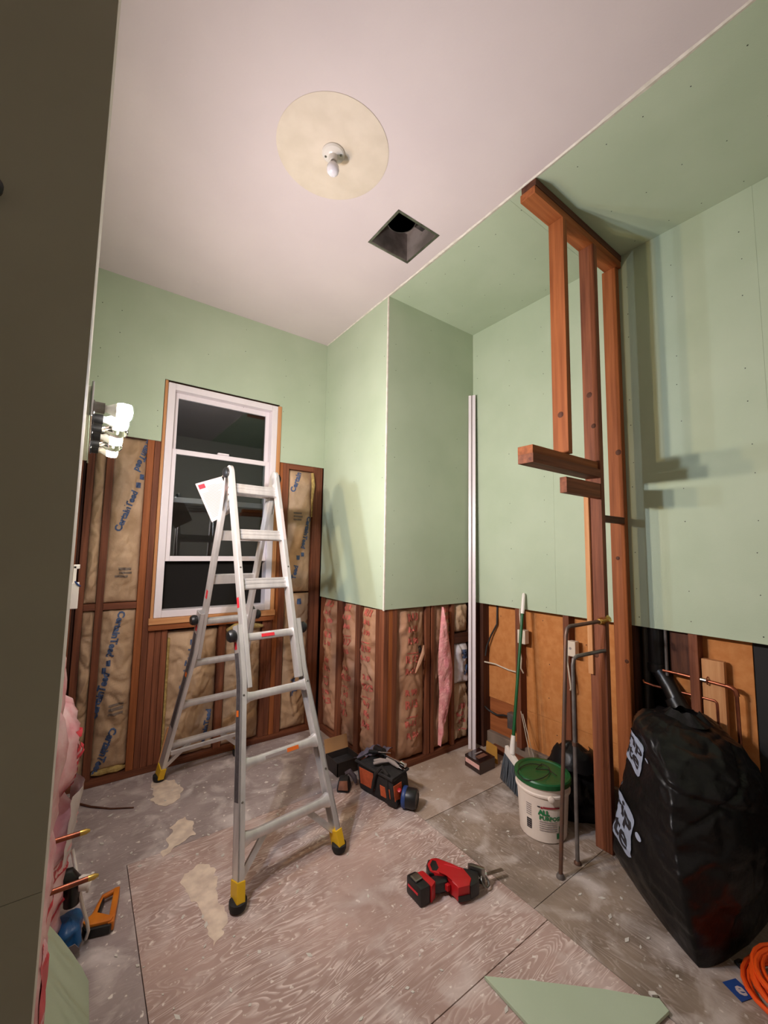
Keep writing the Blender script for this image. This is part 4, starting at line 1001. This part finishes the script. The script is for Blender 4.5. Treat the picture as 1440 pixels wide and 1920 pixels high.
bag_label(bag, -.40, .44, 3.15, 4.45, [('Grip', .50, (.52, .72)), ('Rite', .50, (.52, .27))], .35)
def mouth(s, t):
    a = 2*PI*s; r = .10-.05*t+.025*nz3(math.cos(a)*2, math.sin(a)*2, 3)
    return Vector((2.62+r*math.cos(a), .88+r*math.sin(a)*1.2, .785+.045*t*(1+.6*nz3(math.cos(a)*2, math.sin(a)*2, 7))))
b = B(); b.grid(mouth, 40, 8, wrap_u=True); obj('folded_mouth', b, 'black_film', bag, 'all')
foot2 = [(0, .15, .17, .10), (60, .2, .22, .12), (120, .17, .20, .13), (180, .14, .17, .13), (240, .15, .17, .14), (300, .15, .17, .12)]
bag2, s2f = sack('rubbish_bag', 'smaller black rubbish bag behind the pail and stud frame', (2.682, 1.535), foot2, .33, 11.0, lambda a, t: (.09, (0, 0)), 70, 40, lim=XR-.01)
def fold2(s, t):
    a = math.radians(120+200*s); r = .15-.06*t
    return Vector((2.645+r*math.cos(a), 1.51+r*math.sin(a), .31+.10*math.sin(PI*.5*t)+.012*nz3(s*6, t*3, 6)))
b = B(); b.grid(fold2, 30, 10); obj('folded_mouth', b, 'black_film', bag2, 'all')

# ================================================================== TOOLS ON THE FLOOR
# reciprocating saw
sw = thing('cordless_saw', 'red and black cordless reciprocating saw lying on the plywood floor', 'power saw', (1.54, 1.57, 0))
body = [(1.548, 1.672), (1.58, 1.658), (1.612, 1.580), (1.640, 1.533), (1.625, 1.462), (1.585, 1.438), (1.528, 1.458), (1.535, 1.505), (1.545, 1.550), (1.512, 1.575), (1.490, 1.612), (1.510, 1.655)]
obj('motor_body', B().prism([(x, y, .012) for x, y in body], (0, 0, .066), .010), 'red_plastic', sw, True, label='red plastic body')
obj('rear_grip', B().prism([(x, y, .020) for x, y in ((1.480, 1.610), (1.503, 1.655), (1.543, 1.683), (1.556, 1.662), (1.528, 1.602), (1.505, 1.588))], (0, 0, .052), .010), 'black_plastic', sw, True)
obj('handle', B().prism([(x, y, .020) for x, y in ((1.525, 1.585), (1.548, 1.548), (1.525, 1.525), (1.455, 1.548), (1.44, 1.58), (1.47, 1.60))], (0, 0, .046), .010), 'black_plastic', sw, True)
obj('top_inset', B().prism([(x, y, .0772) for x, y in ((1.500, 1.606), (1.516, 1.640), (1.545, 1.655), (1.556, 1.640), (1.538, 1.600), (1.516, 1.592))], (0, 0, .0022), .0008), 'black_plastic', sw, True)
obj('seam_highlight', B().bar((1.575, 1.600, .0785), (1.622, 1.530, .0785), .006, .002, 0), 'red_sticker', sw)  # brighter red bar paints a highlight along the top seam
obj('lower_panel', B().prism([(1.5275, 1.458, .016), (1.583, 1.4365, .016), (1.583, 1.4365, .040), (1.5275, 1.458, .040)], (-.0012, -.0035, 0)), 'black_plastic', sw)
obj('battery_clip', B().box((1.378, 1.585, .083), (1.420, 1.630, .092), .004), 'steel', sw)
obj('trigger', B().box((1.512, 1.512, .03), (1.532, 1.532, .058), .004), 'red_plastic', sw)
obj('battery_collar', B().prism([(x, y, .006) for x, y in ((1.428, 1.532), (1.466, 1.545), (1.462, 1.632), (1.426, 1.640))], (0, 0, .074), .006), 'red_plastic', sw, True)
bt = obj('battery', B().prism([(x, y, .001) for x, y in ((1.372, 1.545), (1.428, 1.538), (1.428, 1.648), (1.374, 1.654))], (0, 0, .082), .010), 'black_plastic', sw, True)
obj('battery_stripe', B().prism([(1.3722, 1.565, .044), (1.3722, 1.637, .044), (1.3722, 1.637, .054), (1.3722, 1.565, .054)], (-.0015, 0, 0)), 'red_sticker', bt)
obj('nose_collar', B().prism([(x, y, .010) for x, y in ((1.610, 1.550), (1.650, 1.535), (1.690, 1.478), (1.645, 1.432), (1.588, 1.436))], (0, 0, .062), .008), 'black_plastic', sw, True)
obj('shoe', B().prism([(x, y, .014) for x, y in ((1.672, 1.532), (1.690, 1.520), (1.720, 1.468), (1.712, 1.452), (1.700, 1.462), (1.668, 1.515))], (0, 0, .072), .003), 'steel', sw, True)
obj('shoe_ring', B().tube([(1.705+.02*math.cos(a), 1.448+.016*math.sin(a), .036+.016*math.sin(a)) for a in [i*2*PI/12 for i in range(12)]], .005, 8, closed=True), 'steel', sw, True)
obj('blade_clamp', B().tube([(1.675, 1.487, .042), (1.74, 1.472, .040)], .011, 12), 'chrome', sw, True)
obj('blade', B().bar((1.73, 1.474, .040), (1.838, 1.446, .038), .020, .0016, 0), 'steel', sw)
# tool bag
tb = thing('tool_bag', 'open black and orange tool bag slumped on the floor by the boxed corner', 'tool bag', (1.77, 2.37, 0), math.radians(12))
def L2(x, y, z): return Vector((x, y, z))
P = [L2(-.085, -.165, .001), L2(.085, -.165, .001), L2(.085, .165, .001), L2(-.085, .165, .001), L2(-.115, -.17, .175), L2(.05, -.16, .19), L2(.05, .16, .20), L2(-.115, .17, .19)]
obj('body', B().hexa(P, .03), 'black_cloth', tb, True, local=True)
def side_q(y0, y1, z0, z1, o=.0035):
    def x(z): return -.085-.03*z/.18-o
    return [L2(x(z0), y0, z0), L2(x(z0), y1, z0), L2(x(z1), y1, z1), L2(x(z1), y0, z1)]
obj('orange_panel', B().prism(side_q(.005, .135, .055, .168), (.004, 0, 0), .0015), 'orange_cloth', tb, local=True, label='orange cloth panel')
obj('orange_panel', B().prism(side_q(-.135, -.05, .045, .115), (.004, 0, 0), .0015), 'orange_cloth', tb, local=True)
obj('orange_panel', B().prism([L2(-.09, -.172, .05), L2(-.02, -.172, .05), L2(-.03, -.172, .15), L2(-.11, -.172, .15)], (0, .004, 0), .001), 'orange_cloth', tb, local=True)
obj('strap', B().tube([L2(-.10, .02, .05), L2(-.118, -.005, .12), L2(-.125, -.03, .19), L2(-.11, -.07, .235), L2(-.105, -.11, .20), L2(-.112, -.115, .13), L2(-.098, -.12, .05)], .012, 8), 'black_cloth', tb, True, local=True)
obj('rim', B().tube([L2(-.115, -.165, .185), L2(-.115, .165, .198), L2(.05, .16, .205), L2(.05, -.16, .195)], .010, 8, closed=True), 'black_cloth', tb, True, local=True)
obj('side_pocket', B().box((.052, -.12, .02), (.085, .13, .13), .010), 'black_cloth', tb, True, local=True)
TR = tb.matrix_world.copy()
def tw(x, y, z): return TR @ Vector((x, y, z))
def tool(nm, lb, cat, parts):
    o = thing(nm, lb, cat, tw(*parts[0][1][0]))
    for (pn, pts, r, mt) in parts: obj(pn, B().tube([tw(*p) for p in pts], r, 12), mt, o, True)
    return o
tool('pliers', 'pale-handled pliers lying on top of the tool bag', 'pliers', (('handle', [(-.06, .05, .215), (-.03, .02, .222), (-.005, -.03, .224)], [.009, .011, .008], 'print_grey'), ('handle', [(-.085, .03, .213), (-.05, .0, .222), (-.012, -.035, .224)], [.009, .011, .008], 'print_grey'), ('jaw', [(-.005, -.03, .224), (.01, -.065, .222)], [.010, .004], 'steel')))
tool('utility_knife', 'grey utility knife sticking out of the tool bag top', 'knife', (('body', [(-.01, -.02, .235), (.0, -.075, .222), (.002, -.12, .21)], [.010, .015, .009], 'print_grey'), ('tip', [(.002, -.12, .21), (.004, -.145, .205)], [.007, .002], 'steel')))
tool('screwdriver', 'steel screwdriver with black handle in the tool bag', 'screwdriver', (('handle', [(-.02, .13, .235), (-.005, .06, .25)], [.014, .012], 'black_plastic'), ('shaft', [(-.005, .06, .25), (.02, -.03, .265)], [.004, .003], 'chrome')))
tool('socket_wrench', 'shiny ratchet wrench lying across the tool bag opening', 'wrench', (('shaft', [(.04, .08, .222), (.03, -.12, .226)], [.007, .009], 'chrome'), ('head', [(.03, -.12, .226), (.028, -.155, .224)], [.018, .014], 'chrome')))
tool('bit_case', 'small black tool case on the far end of the tool bag', 'case', (('body', [(.035, .05, .235), (.045, .13, .235)], [.030, .026], 'black_plastic'), ('cap', [(.045, .131, .235), (.046, .145, .235)], [.02, .014], 'brown_cloth')))
rag = B(); rag.grid(lambda s, t: Vector((1.70+.24*s-.02*t, 2.50+.14*t+.02*nz3(s*4, t*4, 1), .20+.05*math.sin(PI*s)*math.sin(PI*t)+.03*nz3(s*6, t*6, 3)-.05*t)), 16, 12)
tag(obj('rag', rag, 'grey_cloth', None, 'all'), 'crumpled grey and red rag at the back of the tool bag', 'rag')
dm = thing('drum_tool', 'black round tool with a blue rim lying before the tool bag', 'tool', (1.80, 2.175, 0))
dc, da = Vector((1.780, 2.190, .062)), Vector((.55, -.80, .0)).normalized()
obj('drum', B().lathe(dc, da, [(.045, 0), (.058, .008), (.060, .03), (.060, .085), (.052, .098), (.038, .100), (.036, .096), (0, .096)], 32), 'black_plastic', dm, True)
obj('rim', B().lathe(dc, da, [(.0605, .006), (.0635, .010), (.0635, .028), (.0605, .032)], 32), 'blue_plastic', dm, True, label='blue rim')
obj('red_button', B().lathe(dc+Vector((-.035, -.012, .05)), (-.5, -.2, .8), [(.014, 0), (.013, .01), (0, .014)], 14), 'red_plastic', dm, True)
obj('grip', B().bar((1.745, 2.19, .03), (1.71, 2.26, .045), .05, .05, .008), 'black_plastic', dm, True)
pch = thing('tool_pouch', 'small tan and black tool pouch on floor left of the tool bag', 'pouch', (1.56, 2.58, 0))
obj('body', B().hexa([(1.50, 2.56, .001), (1.57, 2.50, .001), (1.64, 2.58, .001), (1.57, 2.65, .001), (1.52, 2.57, .065), (1.57, 2.53, .07), (1.62, 2.585, .075), (1.57, 2.63, .07)], .014), 'black_cloth', pch, True)
obj('front_panel', B().hexa([(1.508, 2.548, .02), (1.560, 2.503, .02), (1.566, 2.512, .02), (1.514, 2.558, .02), (1.522, 2.560, .066), (1.566, 2.524, .070), (1.572, 2.532, .070), (1.528, 2.568, .066)], .003), 'brown_cloth', pch, True)
obj('flap', B().tube([(1.60, 2.61, .075), (1.63, 2.60, .085), (1.655, 2.575, .05), (1.66, 2.56, .015)], [.012, .02, .018, .01], 8), 'grey_cloth', pch, True)
bxo = thing('cardboard_box', 'low open dark cardboard box with a tan flap behind the tool bag', 'box', (1.72, 2.82, 0))
b = B(); x0, x1, y0, y1 = 1.60, 1.80, 2.72, 2.90
b.box((x0, y0, .001), (x1, y1, .006)); b.box((x0, y0, .006), (x0+.005, y1, .095)); b.box((x1-.005, y0, .006), (x1, y1, .095)); b.box((x0, y0, .006), (x1, y0+.005, .095)); b.box((x0, y1-.005, .006), (x1, y1, .095))
obj('tray', b, 'dark_box', bxo)
obj('flap', B().hexa([(x0, y1, .09), (x1, y1, .09), (x1, y1+.004, .09), (x0, y1+.004, .09), (x0, y1+.03, .185), (x1, y1+.03, .185), (x1, y1+.034, .185), (x0, y1+.034, .185)]), 'card_tan', bxo)
obj('contents', B().box((x0+.01, y0+.01, .0065), (x1-.01, y1-.02, .06), .01), 'black_cloth', bxo, True)
# screw box
sb = thing('screw_box', 'small glossy dark carton with a pink stripe beside the leaning trim', 'box', (2.58, 2.23, 0))
q = [(2.485, 2.150), (2.660, 2.155), (2.675, 2.325), (2.500, 2.315)]
obj('carton', B().hexa([(x, y, .001) for x, y in q]+[(x, y, .085) for x, y in q], .003), 'glossy_box', sb)
obj('stripe', B().hexa([(2.4838, 2.158, .035), (2.4850, 2.158, .035), (2.4995, 2.308, .035), (2.4982, 2.308, .035), (2.4838, 2.158, .066), (2.4850, 2.158, .066), (2.4995, 2.308, .066), (2.4982, 2.308, .066)]), 'box_stripe', sb, label='pink stripe')
obj('lid_print', B().box((2.53, 2.20, .0852), (2.63, 2.24, .0858)), 'brown_cloth', sb); obj('lid_print', B().box((2.56, 2.26, .0852), (2.64, 2.275, .0858)), 'print_grey', sb)
cy = obj('cardboard_piece', B().hexa([(2.70, 2.28, .001), (2.72, 2.18, .001), (2.726, 2.18, .001), (2.706, 2.28, .001), (2.735, 2.30, .13), (2.752, 2.21, .11), (2.757, 2.21, .11), (2.741, 2.30, .13)]), 'card_yellow', None); tag(cy, 'small ochre cardboard piece standing behind the screw box', 'cardboard')
# gypsum offcuts
ot = obj('drywall_offcut', B().prism([(1.365, 1.166, .0026), (1.50, 1.050, .0026), (1.70, .870, .0026), (1.832, .738, .0026), (1.815, .700, .0026), (1.700, .715, .0026), (1.45, .880, .0026), (1.362, .965, .0026)], (0, 0, .0127), .001), 'greenboard', None); tag(ot, 'triangular green drywall offcut lying flat on the floor', 'drywall offcut')
cr = obj('drywall_crumb', B().prism([(1.832, .775, .0005), (1.850, .760, .0005), (1.846, .748, .0005), (1.828, .760, .0005)], (0, 0, .012), .002), 'gypsum', None); tag(cr, 'white gypsum crumb at the tip of the flat drywall offcut', 'gypsum crumb')
top_e = [Vector((-.012, 2.03, .268))]
poly = [(-.012, 2.035, .270), (.030, 2.05, .19), (.072, 2.055, .11), (.105, 2.045, .05), (.129, 2.03, .002), (.129, 1.55, .002), (-.012, 1.50, .270)]
lo = obj('drywall_offcut', B().prism(poly, (-.011, 0, -.006), .001), 'greenboard', None); tag(lo, 'green drywall offcut leaning against left wall in the lower corner', 'drywall offcut')

# ================================================================== LEFT-HAND CORNER THINGS
for (y, z, x1, lb) in ((1.93, .605, .092, 'farther copper stub pipe with a brass tip poking from left wall'), (1.83, .50, .122, 'nearer copper stub pipe with a brass tip poking from left wall')):
    o = thing('stub_pipe', lb, 'pipe', (-.05, y, z))
    obj('pipe', B().tube([(-.045, y, z), (x1-.025, y, z)], .009, 12), 'copper', o, True)
    obj('tip', B().tube([(x1-.03, y, z), (x1-.012, y, z), (x1, y, z)], [.0095, .0095, .004], 12), 'brass', o, True)
dp = thing('drain_fitting', 'black drain elbow with a white coupling low on the left wall', 'pipe', (.03, 2.2, .25))
obj('elbow', B().tube([(-.05, 2.22, .30), (.0, 2.22, .30), (.045, 2.22, .295), (.058, 2.22, .27), (.060, 2.22, .225), (.06, 2.22, .18)], [.026, .026, .028, .030, .030, .028], 16), 'abs_pipe', dp, True)
obj('hub', B().tube([(.0, 2.22, .30), (.028, 2.22, .30)], .037, 18), 'abs_pipe', dp, True)
obj('white_coupling', B().tube([(.078, 2.19, .268), (.086, 2.19, .268), (.112, 2.185, .262), (.113, 2.185, .262), (.122, 2.183, .260)], [.022, .027, .027, .033, .033], 18), 'white_plastic', dp, True, label='white plastic coupling')
wc = obj('white_cable', B().tube([(.05, 2.28, .36), (.066, 2.25, .30), (.082, 2.215, .235), (.098, 2.20, .17), (.118, 2.20, .10), (.126, 2.215, .05), (.120, 2.23, .012)], .0065, 8), 'white_plastic', None, True); tag(wc, 'white cord hanging past the black drain elbow to the floor', 'cord')
bb = thing('blue_pouch', 'crumpled blue plastic packet with a pale leaf-shaped window near stapler', 'packet', (.06, 2.22, 0))
def bpch(s, t):
    a = 2*PI*s; r = math.sin(PI*t)**.6 if 0 < t < 1 else 0.0
    ca, sa = math.cos(a), math.sin(a); q_ = 1/max(abs(ca), abs(sa))**.8; x, y, z = .060+.044*r**.4*ca*q_*(1+.22*nz3(ca*2, sa*2, t*3)), 2.225+.075*r**.4*sa*q_*(1+.22*nz3(ca*2+4, sa*2, t*4)), .002+.125*t
    return Vector((x, y, z+.012*nz3(x*40, y*40, t*4)*r))
b = B(); b.grid(bpch, 26, 14, wrap_u=True); obj('packet', b, 'blue_bag', bb, 'all')
b = B(); c0 = Vector((.070, 2.135, .070))
pts = [(.030, 0), (.012, .014), (-.022, .006), (-.032, -.012), (-.008, -.018), (.02, -.012)]
b.prism([c0+Vector((u*.8, -.006+u*-.3, v*1.3)) for u, v in pts], (.0, -.004, .0015)); obj('leaf_window', b, 'print_grey', bb)
st = thing('staple_gun', 'orange and black staple gun lying on floor at left', 'staple gun', (.17, 2.33, 0))
obj('nose_body', B().prism([(x, y, .003) for x, y in ((.104, 2.272), (.115, 2.240), (.202, 2.212), (.214, 2.232), (.15, 2.305))], (0, 0, .034), .005), 'black_plastic', st, True)
obj('top_housing', B().prism([(x, y, .034) for x, y in ((.106, 2.282), (.118, 2.252), (.204, 2.225), (.216, 2.245), (.150, 2.315))], (0, 0, .014), .004), 'stapler_orange', st, True, label='orange housing')
obj('spine', B().bar((.205, 2.222, .024), (.240, 2.425, .024), .024, .036, .005), 'stapler_orange', st, True)
obj('lever', B().tube([(.148, 2.318, .026), (.170, 2.375, .026), (.186, 2.415, .026), (.236, 2.425, .026)], [.012, .011, .011, .012], 10), 'stapler_orange', st, True)
obj('inner_grip', B().bar((.163, 2.315, .022), (.186, 2.40, .022), .008, .026, .002), 'black_plastic', st)
obj('emblem', B().bar((.135, 2.237, .0205), (.165, 2.2275, .0205), .004, .016, 0), 'stapler_orange', st)
lt = obj('brown_lath', B().tube([(.075, 3.395, .006), (.15, 3.30, .005), (.25, 3.21, .004), (.37, 3.14, .004)], [.007, .006, .005, .004], 6), 'darkwood_x', None, True); tag(lt, 'thin dark curved strip lying on the floor by window wall', 'strip')
ws = obj('wood_strip', B().hexa([(.535, 3.50, .003), (.560, 3.50, .003), (.560, 3.515, .003), (.535, 3.515, .003), (.600, 3.525, .30), (.622, 3.525, .30), (.622, 3.538, .30), (.600, 3.538, .30)], .001), 'palewood_z', None); tag(ws, 'short pale wood strip leaning on the window wall beside ladder foot', 'strip')
ob = thing('switch_box', 'white plastic wall box with a blue wire on the left wall', 'outlet box', (-.03, 2.6, 1.44))
obj('box', B().box((-.0495, 2.56, 1.335), (-.001, 2.64, 1.46), .003), 'white_plastic', ob)
obj('upper_tab', B().box((-.03, 2.58, 1.46), (-.016, 2.63, 1.545), .003), 'white_plastic', ob); obj('upper_ear', B().box((-.03, 2.58, 1.53), (-.004, 2.63, 1.55), .003), 'white_plastic', ob)
obj('blue_wire', B().tube([(-.02, 2.557, 1.47), (-.004, 2.556, 1.45), (.003, 2.57, 1.445)], .004, 6), 'blue_plastic', ob, True)
hk = obj('wall_knob', B().lathe((-.2, YN-.0005, 2.36), (0, -1, 0), [(.012, 0), (.012, .012), (.022, .016), (.024, .026), (.016, .034), (0, .036)], 20), 'black_plastic', None, True); tag(hk, 'small dark round knob on the unlit near wall', 'knob')
tag(obj('floor_hole', B().lathe((1.715, 3.06, .0001), (0, 0, 1), [(.016, 0), (.016, .0026), (.012, .0026), (0, .0008)], 14), 'slab', None, True), 'small dark knot hole plug in the floor near window corner', 'plug')

# ================================================================== ORANGE CORD, BLUE TAG, BLACK LOOP
pts = []
cc = Vector((2.245, .425)); rr = random.Random(5)
for k in range(9):
    r0 = .150+rr.uniform(-.022, .018); zx = .010+.013*k*.8; ox, oy = rr.uniform(-.02, .02), rr.uniform(-.02, .02)
    for i in range(22):
        a = 2*PI*i/22; pts.append((cc.x+ox+r0*math.cos(a)*1.05, cc.y+oy+r0*math.sin(a)*.9, zx+.013*i/22+.006*math.sin(a*2+k)))
tag(obj('extension_cord', B().tube(pts, .0085, 8), 'cord_orange', None, True), 'coiled bright orange extension cord on the floor at lower right', 'cord')
tg = thing('blue_tag', 'small blue card with a white letter under the orange cord', 'tag', (2.13, .60, 0))
obj('card', B().prism([(2.115, .625, .001), (2.175, .600, .001), (2.150, .535, .001), (2.085, .560, .001)], (0, 0, .002)), 'tag_blue', tg)
b = B(); text_add(b, 'e', .07, lambda u, v: Vector((2.135, .578, .0036))+Vector((.63, -.60, 0)).normalized()*u+Vector((.60, .63, 0)).normalized()*v, .002); obj('letter', b, 'paper', tg)
tag(obj('black_cable', B().tube([(2.50, .505, .006), (2.44, .535, .006), (2.385, .568, .006), (2.335, .585, .006), (2.29, .588, .006), (2.275, .612, .006), (2.255, .618, .006), (2.24, .60, .006)], .006, 8), 'cable_black', None, True), 'black cable loop on the floor beyond the orange cord', 'cable')
